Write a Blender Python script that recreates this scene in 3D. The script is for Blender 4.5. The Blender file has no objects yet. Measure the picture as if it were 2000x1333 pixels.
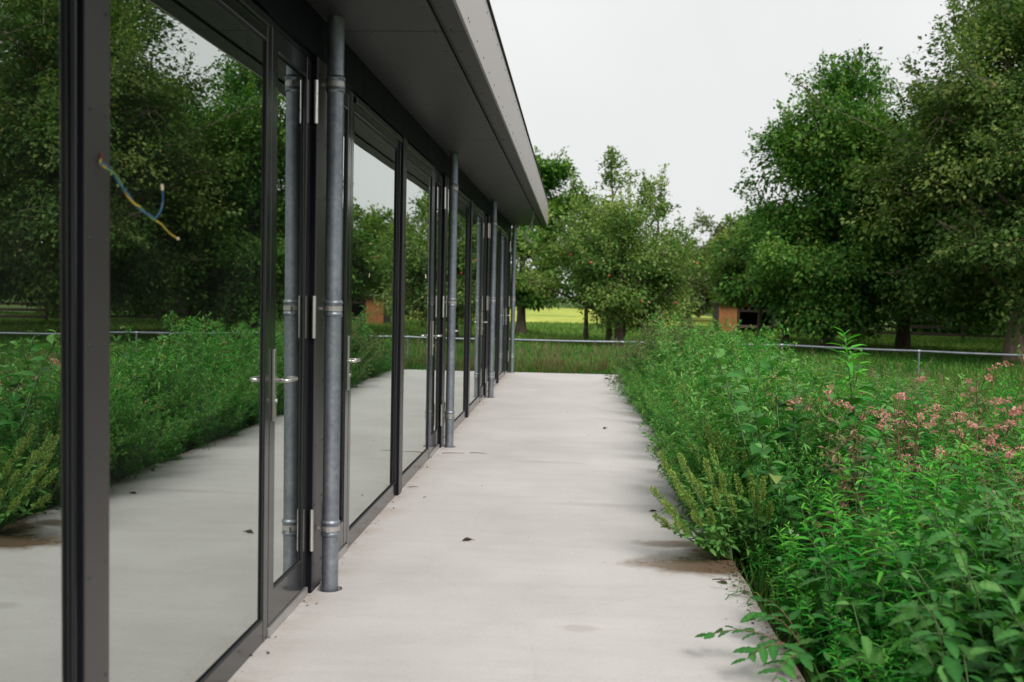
import bpy, bmesh, math, random
import numpy as np
from mathutils import Matrix, Vector

sc = bpy.context.scene
C = sc.collection
R = math.radians
rng = np.random.default_rng(7)
random.seed(7)

# ------------------------------------------------------------------ camera
EYE = 1.45
F_PX = 1944.0                      # 35 mm lens, photograph 2000 px wide
cam_d = bpy.data.cameras.new('camera')
cam = bpy.data.objects.new('camera', cam_d)
C.objects.link(cam)
cam_d.lens = 35.0
cam_d.sensor_width = 36.0
cam_d.clip_start = 0.05
cam_d.clip_end = 2000.0
YAW, PITCH, ROLL = R(3.63), R(2.67), 0.020
CM = (Matrix.Translation((0, 0, EYE)) @ Matrix.Rotation(YAW, 4, 'Z')
      @ Matrix.Rotation(math.pi / 2 - PITCH, 4, 'X') @ Matrix.Rotation(ROLL, 4, 'Z'))
cam.matrix_world = CM
cam_d.dof.use_dof = True
cam_d.dof.focus_distance = 6.8
cam_d.dof.aperture_fstop = 2.6
cam_d.dof.aperture_blades = 9
sc.camera = cam

# ------------------------------------------------------------------ world
SUN_EL, SUN_AZ = R(46), R(150)     # azimuth clockwise from +Y: behind the camera to the right
w = bpy.data.worlds.new('World')
sc.world = w
w.use_nodes = True
nt = w.node_tree
nt.nodes.clear()
out = nt.nodes.new('ShaderNodeOutputWorld')
bg = nt.nodes.new('ShaderNodeBackground')
sky = nt.nodes.new('ShaderNodeTexSky')
sky.sky_type = 'NISHITA'
sky.sun_disc = False
sky.sun_elevation = SUN_EL
sky.sun_rotation = SUN_AZ
sky.air_density = 1.0
sky.dust_density = 6.0
hs = nt.nodes.new('ShaderNodeHueSaturation')
hs.inputs['Saturation'].default_value = 0.12
tc = nt.nodes.new('ShaderNodeTexCoord')
nz = nt.nodes.new('ShaderNodeTexNoise')
nz.inputs['Scale'].default_value = 1.9
nz.inputs['Detail'].default_value = 4.0
cl = nt.nodes.new('ShaderNodeValToRGB')     # even cloud layer, barely mottled
cl.color_ramp.elements[0].position = 0.3
cl.color_ramp.elements[0].color = (5.95, 6.08, 6.08, 1)
cl.color_ramp.elements[1].position = 0.7
cl.color_ramp.elements[1].color = (6.95, 6.98, 6.92, 1)
mx = nt.nodes.new('ShaderNodeMixRGB')
mx.inputs['Fac'].default_value = 0.9
nt.links.new(tc.outputs['Generated'], nz.inputs['Vector'])
nt.links.new(nz.outputs['Fac'], cl.inputs['Fac'])
nt.links.new(sky.outputs['Color'], hs.inputs['Color'])
nt.links.new(hs.outputs['Color'], mx.inputs['Color1'])
nt.links.new(cl.outputs['Color'], mx.inputs['Color2'])
nt.links.new(mx.outputs['Color'], bg.inputs['Color'])
bg.inputs['Strength'].default_value = 0.1
nt.links.new(bg.outputs['Background'], out.inputs['Surface'])

sun_d = bpy.data.lights.new('sun', 'SUN')
sun_d.energy = 2.4
sun_d.angle = R(28)
sun_d.color = (1.0, 0.95, 0.88)
sun = bpy.data.objects.new('sun', sun_d)
C.objects.link(sun)
sd = Vector((math.sin(SUN_AZ) * math.cos(SUN_EL), math.cos(SUN_AZ) * math.cos(SUN_EL), math.sin(SUN_EL)))
sun.rotation_euler = sd.to_track_quat('Z', 'Y').to_euler()
sun.location = (12, -8, 20)

vs = sc.view_settings
vs.view_transform = 'Standard'
vs.look = 'None'
vs.exposure = 0.5
vs.gamma = 1.0
vs.use_curve_mapping = False
sc.cycles.use_denoising = True
sc.cycles.max_bounces = 10
sc.cycles.transparent_max_bounces = 24
sc.cycles.diffuse_bounces = 4
sc.cycles.glossy_bounces = 5
sc.cycles.caustics_reflective = False
sc.cycles.caustics_refractive = False
sc.cycles.sample_clamp_indirect = 6.0

# ------------------------------------------------------------------ pixel helpers
_CR = CM.to_3x3()
def ray(px, py):
    return (_CR @ Vector(((px - 1000) / F_PX, -(py - 666.5) / F_PX, -1))).normalized()
def atY(px, py, Y):
    d = ray(px, py); k = Y / d.y
    return Vector((d.x * k, Y, EYE + d.z * k))
def atX(px, py, X):
    d = ray(px, py); k = X / d.x
    return Vector((X, d.y * k, EYE + d.z * k))
def atZ(px, py, Z):
    d = ray(px, py); k = (Z - EYE) / d.z
    return Vector((d.x * k, d.y * k, Z))

# ------------------------------------------------------------------ materials
def newmat(name):
    m = bpy.data.materials.new(name)
    m.use_nodes = True
    n = m.node_tree
    b = n.nodes['Principled BSDF']
    return m, n, b
def N(n, t, **kw):
    x = n.nodes.new(t)
    for k, v in kw.items():
        if k in x.inputs: x.inputs[k].default_value = v
        else: setattr(x, k, v)
    return x
def ramp(n, stops, fac=None):
    r = n.nodes.new('ShaderNodeValToRGB')
    e = r.color_ramp.elements
    while len(e) < len(stops): e.new(0.5)
    for i, (p, c) in enumerate(stops):
        e[i].position = p
        e[i].color = (*c, 1) if len(c) == 3 else c
    if fac is not None: n.links.new(fac, r.inputs['Fac'])
    return r

def plain(name, col, rough=0.5, metal=0.0, var=0.25, scale=6.0, bump=0.0, bscale=60.0, coat=0.0, stretch=None, spec=0.5):
    m, n, b = newmat(name)
    t = N(n, 'ShaderNodeTexCoord')
    src = t.outputs['Object']
    if stretch:
        mp = N(n, 'ShaderNodeMapping'); mp.inputs['Scale'].default_value = stretch
        n.links.new(src, mp.inputs['Vector']); src = mp.outputs['Vector']
    z = N(n, 'ShaderNodeTexNoise', Scale=scale, Detail=6.0, Roughness=0.6)
    n.links.new(src, z.inputs['Vector'])
    lo = tuple(c * (1 - var) for c in col); hi = tuple(min(1, c * (1 + var)) for c in col)
    r = ramp(n, [(0.3, lo), (0.7, hi)], z.outputs['Fac'])
    n.links.new(r.outputs['Color'], b.inputs['Base Color'])
    rr = N(n, 'ShaderNodeMapRange'); rr.inputs['To Min'].default_value = max(0.02, rough * 0.8); rr.inputs['To Max'].default_value = min(1, rough * 1.25)
    n.links.new(z.outputs['Fac'], rr.inputs['Value'])
    n.links.new(rr.outputs['Result'], b.inputs['Roughness'])
    b.inputs['Metallic'].default_value = metal
    b.inputs['Coat Weight'].default_value = coat
    b.inputs['Specular IOR Level'].default_value = spec
    if bump:
        z2 = N(n, 'ShaderNodeTexNoise', Scale=bscale, Detail=4.0)
        n.links.new(src, z2.inputs['Vector'])
        bp = N(n, 'ShaderNodeBump', Strength=bump, Distance=0.01)
        n.links.new(z2.outputs['Fac'], bp.inputs['Height'])
        n.links.new(bp.outputs['Normal'], b.inputs['Normal'])
    return m

def leafmat(name, dark, mid, light, trans=0.35, rough=0.58, spec=0.16, old=(0.27, 0.26, 0.07)):
    m, n, b = newmat(name)
    a = N(n, 'ShaderNodeAttribute', attribute_name='tint')
    oi = N(n, 'ShaderNodeObjectInfo')
    mr = N(n, 'ShaderNodeMapRange'); mr.inputs['To Min'].default_value = -0.09; mr.inputs['To Max'].default_value = 0.07
    n.links.new(oi.outputs['Random'], mr.inputs['Value'])
    ad = N(n, 'ShaderNodeMath', operation='ADD')
    n.links.new(a.outputs['Fac'], ad.inputs[0]); n.links.new(mr.outputs['Result'], ad.inputs[1])
    r = ramp(n, [(0.0, dark), (0.45, mid), (0.88, light), (1.0, old)], ad.outputs['Value'])
    n.links.new(r.outputs['Color'], b.inputs['Base Color'])
    b.inputs['Roughness'].default_value = rough
    b.inputs['Specular IOR Level'].default_value = spec
    tr = N(n, 'ShaderNodeBsdfTranslucent')
    g = N(n, 'ShaderNodeMixRGB', blend_type='MULTIPLY'); g.inputs['Fac'].default_value = 1
    g.inputs['Color2'].default_value = (1.1, 1.3, 0.6, 1)
    n.links.new(r.outputs['Color'], g.inputs['Color1'])
    n.links.new(g.outputs['Color'], tr.inputs['Color'])
    ms = N(n, 'ShaderNodeMixShader'); ms.inputs['Fac'].default_value = trans
    o = n.nodes['Material Output']
    n.links.new(b.outputs['BSDF'], ms.inputs[1]); n.links.new(tr.outputs['BSDF'], ms.inputs[2])
    n.links.new(ms.outputs['Shader'], o.inputs['Surface'])
    return m

def concrete_mat():
    m, n, b = newmat('concrete')
    t = N(n, 'ShaderNodeTexCoord'); O = t.outputs['Object']
    big = N(n, 'ShaderNodeTexNoise', Scale=0.9, Detail=8.0, Roughness=0.62); n.links.new(O, big.inputs['Vector'])
    mp = N(n, 'ShaderNodeMapping'); mp.inputs['Scale'].default_value = (0.7, 5.5, 1); n.links.new(O, mp.inputs['Vector'])
    st = N(n, 'ShaderNodeTexNoise', Scale=1.6, Detail=6.0, Roughness=0.65); n.links.new(mp.outputs['Vector'], st.inputs['Vector'])
    fine = N(n, 'ShaderNodeTexNoise', Scale=60.0, Detail=6.0, Roughness=0.7); n.links.new(O, fine.inputs['Vector'])
    c1 = ramp(n, [(0.28, (0.475, 0.458, 0.450)), (0.72, (0.60, 0.585, 0.577))], big.outputs['Fac'])
    c2 = ramp(n, [(0.3, (0.80, 0.79, 0.78)), (0.55, (1, 1, 1)), (0.75, (1.0, 0.985, 0.97))], st.outputs['Fac'])
    c3 = ramp(n, [(0.3, (0.86, 0.85, 0.84)), (0.6, (1, 1, 1))], fine.outputs['Fac'])
    m1 = N(n, 'ShaderNodeMixRGB', blend_type='MULTIPLY'); m1.inputs['Fac'].default_value = 0.30
    n.links.new(c1.outputs['Color'], m1.inputs['Color1']); n.links.new(c2.outputs['Color'], m1.inputs['Color2'])
    m2 = N(n, 'ShaderNodeMixRGB', blend_type='MULTIPLY'); m2.inputs['Fac'].default_value = 0.7
    n.links.new(m1.outputs['Color'], m2.inputs['Color1']); n.links.new(c3.outputs['Color'], m2.inputs['Color2'])
    col = m2.outputs['Color']
    sx = N(n, 'ShaderNodeSeparateXYZ'); n.links.new(O, sx.inputs[0])
    # dark specks (grit)
    vo = N(n, 'ShaderNodeTexVoronoi', Scale=9.0); n.links.new(O, vo.inputs['Vector'])
    sp = ramp(n, [(0.0, (1, 1, 1)), (0.045, (0, 0, 0))], vo.outputs['Distance'])
    spk = N(n, 'ShaderNodeTexNoise', Scale=2.0); n.links.new(O, spk.inputs['Vector'])
    spm = N(n, 'ShaderNodeMath', operation='GREATER_THAN'); spm.inputs[1].default_value = 0.5; n.links.new(spk.outputs['Fac'], spm.inputs[0])
    spf = N(n, 'ShaderNodeMath', operation='MULTIPLY'); n.links.new(sp.outputs['Color'], spf.inputs[0]); n.links.new(spm.outputs[0], spf.inputs[1])
    spf2 = N(n, 'ShaderNodeMath', operation='MULTIPLY'); n.links.new(spf.outputs[0], spf2.inputs[0]); spf2.inputs[1].default_value = 0.55
    m3 = N(n, 'ShaderNodeMixRGB'); n.links.new(spf2.outputs[0], m3.inputs['Fac']); n.links.new(col, m3.inputs['Color1']); m3.inputs['Color2'].default_value = (0.12, 0.1, 0.085, 1)
    col = m3.outputs['Color']
    # orange-brown mud line along the foot of the frames
    fr = N(n, 'ShaderNodeMapRange'); fr.inputs['From Min'].default_value = -1.25; fr.inputs['From Max'].default_value = -1.02
    fr.inputs['To Min'].default_value = 1.0; fr.inputs['To Max'].default_value = 0.0; n.links.new(sx.outputs['X'], fr.inputs['Value'])
    mn = N(n, 'ShaderNodeTexNoise', Scale=3.5, Detail=6.0, Roughness=0.7); n.links.new(O, mn.inputs['Vector'])
    mr = ramp(n, [(0.42, (0, 0, 0)), (0.74, (0.75, 0.75, 0.75))], mn.outputs['Fac'])
    pw = N(n, 'ShaderNodeMath', operation='POWER'); n.links.new(fr.outputs['Result'], pw.inputs[0]); pw.inputs[1].default_value = 1.6
    mm = N(n, 'ShaderNodeMath', operation='MULTIPLY'); n.links.new(pw.outputs[0], mm.inputs[0]); n.links.new(mr.outputs['Color'], mm.inputs[1])
    m4 = N(n, 'ShaderNodeMixRGB'); n.links.new(mm.outputs[0], m4.inputs['Fac']); n.links.new(col, m4.inputs['Color1']); m4.inputs['Color2'].default_value = (0.36, 0.25, 0.165, 1)
    col = m4.outputs['Color']
    # soil creeping in from the bed side
    er = N(n, 'ShaderNodeMapRange'); er.inputs['From Min'].default_value = 0.62; er.inputs['From Max'].default_value = 0.90
    n.links.new(sx.outputs['X'], er.inputs['Value'])
    en = N(n, 'ShaderNodeTexNoise', Scale=7.0, Detail=9.0, Roughness=0.75); n.links.new(O, en.inputs['Vector'])
    ep = N(n, 'ShaderNodeMath', operation='POWER'); n.links.new(er.outputs['Result'], ep.inputs[0]); ep.inputs[1].default_value = 2.5
    ea = N(n, 'ShaderNodeMath', operation='MULTIPLY_ADD'); n.links.new(ep.outputs[0], ea.inputs[0]); ea.inputs[1].default_value = 0.42; n.links.new(en.outputs['Fac'], ea.inputs[2])
    eg = ramp(n, [(0.66, (0, 0, 0)), (0.92, (0.75, 0.75, 0.75))], ea.outputs[0])
    m6 = N(n, 'ShaderNodeMixRGB'); n.links.new(eg.outputs['Color'], m6.inputs['Fac']); n.links.new(col, m6.inputs['Color1']); m6.inputs['Color2'].default_value = (0.20, 0.155, 0.11, 1)
    col = m6.outputs['Color']
    # pores and hairline crazing
    v2 = N(n, 'ShaderNodeTexVoronoi', Scale=70.0); n.links.new(O, v2.inputs['Vector'])
    p2 = ramp(n, [(0.0, (0.55, 0.54, 0.53)), (0.16, (1, 1, 1))], v2.outputs['Distance'])
    m7 = N(n, 'ShaderNodeMixRGB', blend_type='MULTIPLY'); m7.inputs['Fac'].default_value = 0.5; n.links.new(col, m7.inputs['Color1']); n.links.new(p2.outputs['Color'], m7.inputs['Color2'])
    dn = N(n, 'ShaderNodeTexNoise', Scale=1.5, Detail=5.0); n.links.new(O, dn.inputs['Vector'])
    dm = N(n, 'ShaderNodeMixRGB'); dm.inputs['Fac'].default_value = 0.25; n.links.new(O, dm.inputs['Color1']); n.links.new(dn.outputs['Color'], dm.inputs['Color2'])
    v3 = N(n, 'ShaderNodeTexVoronoi', Scale=0.9, feature='DISTANCE_TO_EDGE'); n.links.new(dm.outputs['Color'], v3.inputs['Vector'])
    p3 = ramp(n, [(0.0, (0.80, 0.78, 0.76)), (0.006, (1, 1, 1))], v3.outputs['Distance'])
    m8 = N(n, 'ShaderNodeMixRGB', blend_type='MULTIPLY'); m8.inputs['Fac'].default_value = 0.18; n.links.new(m7.outputs['Color'], m8.inputs['Color1']); n.links.new(p3.outputs['Color'], m8.inputs['Color2'])
    col = m8.outputs['Color']
    # wet mud stains with their own shape beside the weed bed
    wetfac = None
    wn = N(n, 'ShaderNodeTexNoise', Scale=6.0, Detail=9.0, Roughness=0.72); n.links.new(O, wn.inputs['Vector'])
    for (cx, cy, rx, ry, amt) in STAINS:
        mpp = N(n, 'ShaderNodeMapping'); mpp.inputs['Location'].default_value = (-cx / rx, -cy / ry, 0); mpp.inputs['Scale'].default_value = (1 / rx, 1 / ry, 0)
        n.links.new(O, mpp.inputs['Vector'])
        ln = N(n, 'ShaderNodeVectorMath', operation='LENGTH'); n.links.new(mpp.outputs['Vector'], ln.inputs[0])
        a1 = N(n, 'ShaderNodeMath', operation='MULTIPLY_ADD'); n.links.new(wn.outputs['Fac'], a1.inputs[0]); a1.inputs[1].default_value = 1.5; n.links.new(ln.outputs['Value'], a1.inputs[2])
        rr = N(n, 'ShaderNodeMapRange'); rr.inputs['From Min'].default_value = 1.35; rr.inputs['From Max'].default_value = 1.85
        rr.inputs['To Min'].default_value = amt; rr.inputs['To Max'].default_value = 0.0; n.links.new(a1.outputs[0], rr.inputs['Value'])
        if wetfac is None: wetfac = rr.outputs['Result']
        else:
            mxn = N(n, 'ShaderNodeMath', operation='MAXIMUM'); n.links.new(wetfac, mxn.inputs[0]); n.links.new(rr.outputs['Result'], mxn.inputs[1]); wetfac = mxn.outputs[0]
    m5 = N(n, 'ShaderNodeMixRGB'); n.links.new(wetfac, m5.inputs['Fac']); n.links.new(col, m5.inputs['Color1']); m5.inputs['Color2'].default_value = (0.17, 0.115, 0.08, 1)
    n.links.new(m5.outputs['Color'], b.inputs['Base Color'])
    rg = N(n, 'ShaderNodeMapRange'); rg.inputs['To Min'].default_value = 0.62; rg.inputs['To Max'].default_value = 0.25; n.links.new(wetfac, rg.inputs['Value'])
    n.links.new(rg.outputs['Result'], b.inputs['Roughness'])
    b.inputs['Specular IOR Level'].default_value = 0.4
    bp = N(n, 'ShaderNodeBump', Strength=0.25, Distance=0.006); n.links.new(fine.outputs['Fac'], bp.inputs['Height'])
    bp2 = N(n, 'ShaderNodeBump', Strength=0.12, Distance=0.02); n.links.new(st.outputs['Fac'], bp2.inputs['Height']); n.links.new(bp.outputs['Normal'], bp2.inputs['Normal'])
    n.links.new(bp2.outputs['Normal'], b.inputs['Normal'])
    return m
STAINS = [(0.70, 5.40, 0.42, 0.20, 1.0), (0.62, 5.86, 0.26, 0.10, 0.8), (0.84, 5.66, 0.22, 0.30, 1.0), (0.93, 9.3, 0.22, 0.5, 0.4),
          (0.95, 13.5, 0.2, 1.2, 0.4), (0.95, 3.6, 0.14, 0.6, 0.35), (-0.2, 8.6, 0.35, 0.08, 0.18), (0.2, 6.9, 0.5, 0.06, 0.15), (0.05, 4.3, 0.1, 0.05, 0.22), (0.93, 17.5, 0.25, 1.0, 0.4)]

def glass_mat():
    m, n, b = newmat('coated_glass')
    n.nodes.remove(b)
    o = n.nodes['Material Output']
    fr = N(n, 'ShaderNodeFresnel', IOR=1.52)
    mr = N(n, 'ShaderNodeMapRange'); mr.inputs['To Min'].default_value = 0.58; mr.inputs['To Max'].default_value = 1.0
    n.links.new(fr.outputs['Fac'], mr.inputs['Value'])
    tr = N(n, 'ShaderNodeBsdfTransparent'); tr.inputs['Color'].default_value = (0.50, 0.56, 0.52, 1)
    gl = N(n, 'ShaderNodeBsdfGlossy', Roughness=0.004); gl.inputs['Color'].default_value = (0.92, 0.97, 0.935, 1)
    t = N(n, 'ShaderNodeTexCoord')
    z = N(n, 'ShaderNodeTexNoise', Scale=1.3, Detail=1.0); n.links.new(t.outputs['Object'], z.inputs['Vector'])
    bp = N(n, 'ShaderNodeBump', Strength=0.02, Distance=0.02); n.links.new(z.outputs['Fac'], bp.inputs['Height'])
    n.links.new(bp.outputs['Normal'], gl.inputs['Normal'])
    ms = N(n, 'ShaderNodeMixShader')
    n.links.new(mr.outputs['Result'], ms.inputs['Fac']); n.links.new(tr.outputs[0], ms.inputs[1]); n.links.new(gl.outputs[0], ms.inputs[2])
    df = N(n, 'ShaderNodeBsdfDiffuse'); df.inputs['Color'].default_value = (0.55, 0.54, 0.50, 1)
    dz = N(n, 'ShaderNodeTexNoise', Scale=3.0, Detail=8.0, Roughness=0.7); n.links.new(t.outputs['Object'], dz.inputs['Vector'])
    dr = ramp(n, [(0.42, (0.004, 0.004, 0.004)), (0.75, (0.020, 0.020, 0.020))], dz.outputs['Fac'])
    m2 = N(n, 'ShaderNodeMixShader'); n.links.new(dr.outputs['Color'], m2.inputs['Fac']); n.links.new(ms.outputs[0], m2.inputs[1]); n.links.new(df.outputs[0], m2.inputs[2])
    n.links.new(m2.outputs[0], o.inputs['Surface'])
    return m

def zinc_mat():
    m, n, b = newmat('galvanised_steel')
    t = N(n, 'ShaderNodeTexCoord')
    v = N(n, 'ShaderNodeTexVoronoi', Scale=55.0); n.links.new(t.outputs['Object'], v.inputs['Vector'])
    z = N(n, 'ShaderNodeTexNoise', Scale=5.0, Detail=6.0, Roughness=0.65); n.links.new(t.outputs['Object'], z.inputs['Vector'])
    r1 = ramp(n, [(0.0, (0.225, 0.255, 0.295)), (1.0, (0.325, 0.35, 0.39))], v.outputs['Color'])
    r2 = ramp(n, [(0.3, (0.72, 0.72, 0.74)), (0.65, (1, 1, 1))], z.outputs['Fac'])
    mm = N(n, 'ShaderNodeMixRGB', blend_type='MULTIPLY'); mm.inputs['Fac'].default_value = 1
    n.links.new(r1.outputs['Color'], mm.inputs['Color1']); n.links.new(r2.outputs['Color'], mm.inputs['Color2'])
    n.links.new(mm.outputs['Color'], b.inputs['Base Color'])
    b.inputs['Metallic'].default_value = 0.75
    rr = N(n, 'ShaderNodeMapRange'); rr.inputs['To Min'].default_value = 0.34; rr.inputs['To Max'].default_value = 0.55
    n.links.new(z.outputs['Fac'], rr.inputs['Value']); n.links.new(rr.outputs['Result'], b.inputs['Roughness'])
    return m

def ground_mat(name, a, bcol, c, s1=0.35, s2=14.0):
    m, n, b = newmat(name)
    t = N(n, 'ShaderNodeTexCoord')
    z = N(n, 'ShaderNodeTexNoise', Scale=s1, Detail=8.0, Roughness=0.6); n.links.new(t.outputs['Object'], z.inputs['Vector'])
    f = N(n, 'ShaderNodeTexNoise', Scale=s2, Detail=5.0, Roughness=0.7); n.links.new(t.outputs['Object'], f.inputs['Vector'])
    r1 = ramp(n, [(0.3, a), (0.5, bcol), (0.72, c)], z.outputs['Fac'])
    r2 = ramp(n, [(0.3, (0.6, 0.6, 0.6)), (0.7, (1.15, 1.15, 1.1))], f.outputs['Fac'])
    mm = N(n, 'ShaderNodeMixRGB', blend_type='MULTIPLY'); mm.inputs['Fac'].default_value = 1
    n.links.new(r1.outputs['Color'], mm.inputs['Color1']); n.links.new(r2.outputs['Color'], mm.inputs['Color2'])
    n.links.new(mm.outputs['Color'], b.inputs['Base Color'])
    b.inputs['Roughness'].default_value = 0.9
    b.inputs['Specular IOR Level'].default_value = 0.15
    bp = N(n, 'ShaderNodeBump', Strength=0.8, Distance=0.05); n.links.new(f.outputs['Fac'], bp.inputs['Height']); n.links.new(bp.outputs['Normal'], b.inputs['Normal'])
    return m

M = {}
M['concrete'] = concrete_mat()
M['glass'] = glass_mat()
M['zinc'] = zinc_mat()
M['frame'] = plain('anthracite_aluminium', (0.013, 0.013, 0.015), 0.18, 0.0, 0.08, 3.0, coat=0.25)
M['dark'] = plain('dark_steel_side', (0.005, 0.006, 0.010), 0.5, 0.0, 0.15, 4.0, spec=0.14)
M['panel'] = plain('grey_laminate_panel', (0.046, 0.040, 0.042), 0.38, 0.0, 0.10, 1.2, bump=0.05, bscale=220, stretch=(1, 0.25, 1))
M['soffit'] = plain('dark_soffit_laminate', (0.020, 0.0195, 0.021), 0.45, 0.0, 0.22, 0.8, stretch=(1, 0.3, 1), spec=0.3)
M['fascia'] = plain('skylit_fascia', (0.37, 0.335, 0.33), 0.36, 0.0, 0.07, 1.2, stretch=(1, 0.25, 1))  # panel laminate lightened: the sky's light on it is put into the colour
M['steel'] = plain('brushed_stainless_steel', (0.62, 0.60, 0.57), 0.28, 1.0, 0.08, 20.0, stretch=(1, 1, 0.1))
M['alu'] = plain('mill_aluminium', (0.42, 0.41, 0.40), 0.38, 0.6, 0.12, 8.0)
M['screw'] = plain('screw_steel', (0.03, 0.03, 0.03), 0.5)
M['rubber'] = plain('black_gasket', (0.012, 0.013, 0.015), 0.6)
M['spacer'] = plain('glazing_spacer', (0.16, 0.20, 0.17), 0.45, 0.3)
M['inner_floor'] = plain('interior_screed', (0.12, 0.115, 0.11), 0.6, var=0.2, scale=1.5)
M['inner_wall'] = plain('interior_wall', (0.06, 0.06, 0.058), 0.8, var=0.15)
M['roofing'] = plain('roof_membrane', (0.07, 0.07, 0.075), 0.8)
M['bark'] = plain('bark', (0.085, 0.068, 0.05), 0.9, var=0.45, scale=7.0, bump=0.9, bscale=18, stretch=(1, 1, 0.25), spec=0.2)
M['bark_pale'] = plain('pale_bark', (0.17, 0.135, 0.10), 0.9, var=0.4, scale=8.0, bump=0.8, bscale=18, stretch=(1, 1, 0.25), spec=0.2)
M['wood'] = plain('grey_brown_timber', (0.10, 0.072, 0.055), 0.85, var=0.35, scale=4.0, stretch=(0.4, 4, 4), bump=0.4)
M['wood_orange'] = plain('orange_stained_timber', (0.33, 0.135, 0.045), 0.7, var=0.3, scale=5.0, stretch=(5, 5, 0.4), bump=0.3)
M['wood_dark'] = plain('dark_timber', (0.035, 0.026, 0.02), 0.85)
M['tin'] = plain('weathered_corrugated_sheet', (0.26, 0.24, 0.23), 0.6, 0.2, 0.35, 3.0)
M['wire_blue'] = plain('blue_insulation', (0.03, 0.13, 0.27), 0.4)
M['wire_yellow'] = plain('yellow_insulation', (0.50, 0.36, 0.02), 0.4)
M['wire_green'] = plain('green_insulation', (0.12, 0.27, 0.05), 0.4)
M['wire_grey'] = plain('grey_insulation', (0.35, 0.36, 0.36), 0.5)
M['wire_black'] = plain('black_insulation', (0.03, 0.03, 0.03), 0.5)
M['wire_red'] = plain('red_insulation', (0.20, 0.02, 0.02), 0.5)
M['cream'] = plain('cream_terminal', (0.72, 0.62, 0.42), 0.5)
M['dead'] = plain('dead_leaf', (0.055, 0.032, 0.018), 0.8, var=0.5, scale=40)
M['apple'] = plain('apple_skin', (0.42, 0.07, 0.03), 0.4, var=0.4, scale=12)
M['stem_green'] = plain('green_stem', (0.075, 0.14, 0.04), 0.6)
M['stem_red'] = plain('reddish_stem', (0.15, 0.075, 0.045), 0.6)
M['stem_dry'] = plain('dry_stem', (0.16, 0.13, 0.07), 0.7)
M['ground'] = ground_mat('meadow_ground', (0.040, 0.080, 0.018), (0.070, 0.125, 0.028), (0.105, 0.150, 0.038))
M['field'] = ground_mat('flowering_field', (0.22, 0.32, 0.06), (0.38, 0.44, 0.08), (0.50, 0.50, 0.12), 0.11, 0.9)
M['soil'] = ground_mat('dark_soil', (0.022, 0.020, 0.012), (0.035, 0.032, 0.018), (0.05, 0.05, 0.025), 1.2, 20.0)

M['l_tree'] = leafmat('foliage_deep_green', (0.022, 0.078, 0.014), (0.072, 0.195, 0.034), (0.220, 0.360, 0.072), 0.36)
M['l_brown'] = leafmat('foliage_olive_russet', (0.028, 0.068, 0.016), (0.080, 0.160, 0.036), (0.235, 0.285, 0.078), 0.34, old=(0.30, 0.19, 0.06))
M['l_conifer'] = leafmat('foliage_dark', (0.024, 0.056, 0.017), (0.070, 0.128, 0.038), (0.170, 0.220, 0.072), 0.32)
M['l_apple'] = leafmat('foliage_apple', (0.040, 0.095, 0.020), (0.125, 0.230, 0.052), (0.340, 0.410, 0.125), 0.38)
M['l_pale'] = leafmat('foliage_pale_willow', (0.090, 0.125, 0.055), (0.150, 0.190, 0.085), (0.230, 0.260, 0.140), 0.3)
M['w_feather'] = leafmat('weed_feathery', (0.018, 0.130, 0.018), (0.060, 0.290, 0.044), (0.240, 0.470, 0.130), 0.32)
M['w_lance'] = leafmat('weed_lance', (0.010, 0.125, 0.012), (0.024, 0.290, 0.026), (0.150, 0.500, 0.055), 0.34)
M['w_persi'] = leafmat('weed_persicaria', (0.018, 0.110, 0.018), (0.056, 0.225, 0.040), (0.190, 0.350, 0.095), 0.30)
M['w_pink'] = leafmat('pink_flower', (0.50, 0.17, 0.18), (0.68, 0.30, 0.30), (0.80, 0.48, 0.46), 0.3, old=(0.74, 0.46, 0.42))
M['w_spike'] = leafmat('olive_flower_spike', (0.13, 0.23, 0.04), (0.22, 0.33, 0.07), (0.35, 0.43, 0.12), 0.25)
M['w_amaranth'] = leafmat('weed_amaranth', (0.035, 0.135, 0.026), (0.080, 0.235, 0.050), (0.190, 0.370, 0.100), 0.32)
M['w_seed'] = leafmat('brown_seed_head', (0.13, 0.085, 0.055), (0.25, 0.175, 0.115), (0.34, 0.27, 0.17), 0.2)
M['w_nettle'] = leafmat('weed_broadleaf', (0.016, 0.100, 0.018), (0.050, 0.210, 0.040), (0.170, 0.370, 0.090), 0.28, 0.50, 0.22)
M['w_grass'] = leafmat('grass_blade', (0.018, 0.100, 0.014), (0.055, 0.200, 0.030), (0.180, 0.290, 0.070), 0.30)
M['w_lawn'] = leafmat('orchard_grass_blade', (0.050, 0.140, 0.022), (0.110, 0.240, 0.040), (0.240, 0.330, 0.080), 0.34)
M['w_drygrass'] = leafmat('dry_grass_blade', (0.060, 0.080, 0.022), (0.110, 0.125, 0.040), (0.200, 0.175, 0.075), 0.3)
M['w_white'] = leafmat('white_petal', (0.6, 0.6, 0.58), (0.72, 0.72, 0.7), (0.8, 0.8, 0.78), 0.2, old=(0.7, 0.68, 0.6))

# ------------------------------------------------------------------ mesh helpers
def link(o, parent=None):
    C.objects.link(o)
    if parent is not None: o.parent = parent
    return o
def tag(o, label=None, cat=None, group=None, kind=None):
    if label: o['label'] = label
    if cat: o['category'] = cat
    if group: o['group'] = group
    if kind: o['kind'] = kind
    return o
def empty(name, loc=(0, 0, 0)):
    o = bpy.data.objects.new(name, None)
    o.empty_display_size = 0.2
    o.location = loc
    return link(o)

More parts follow.
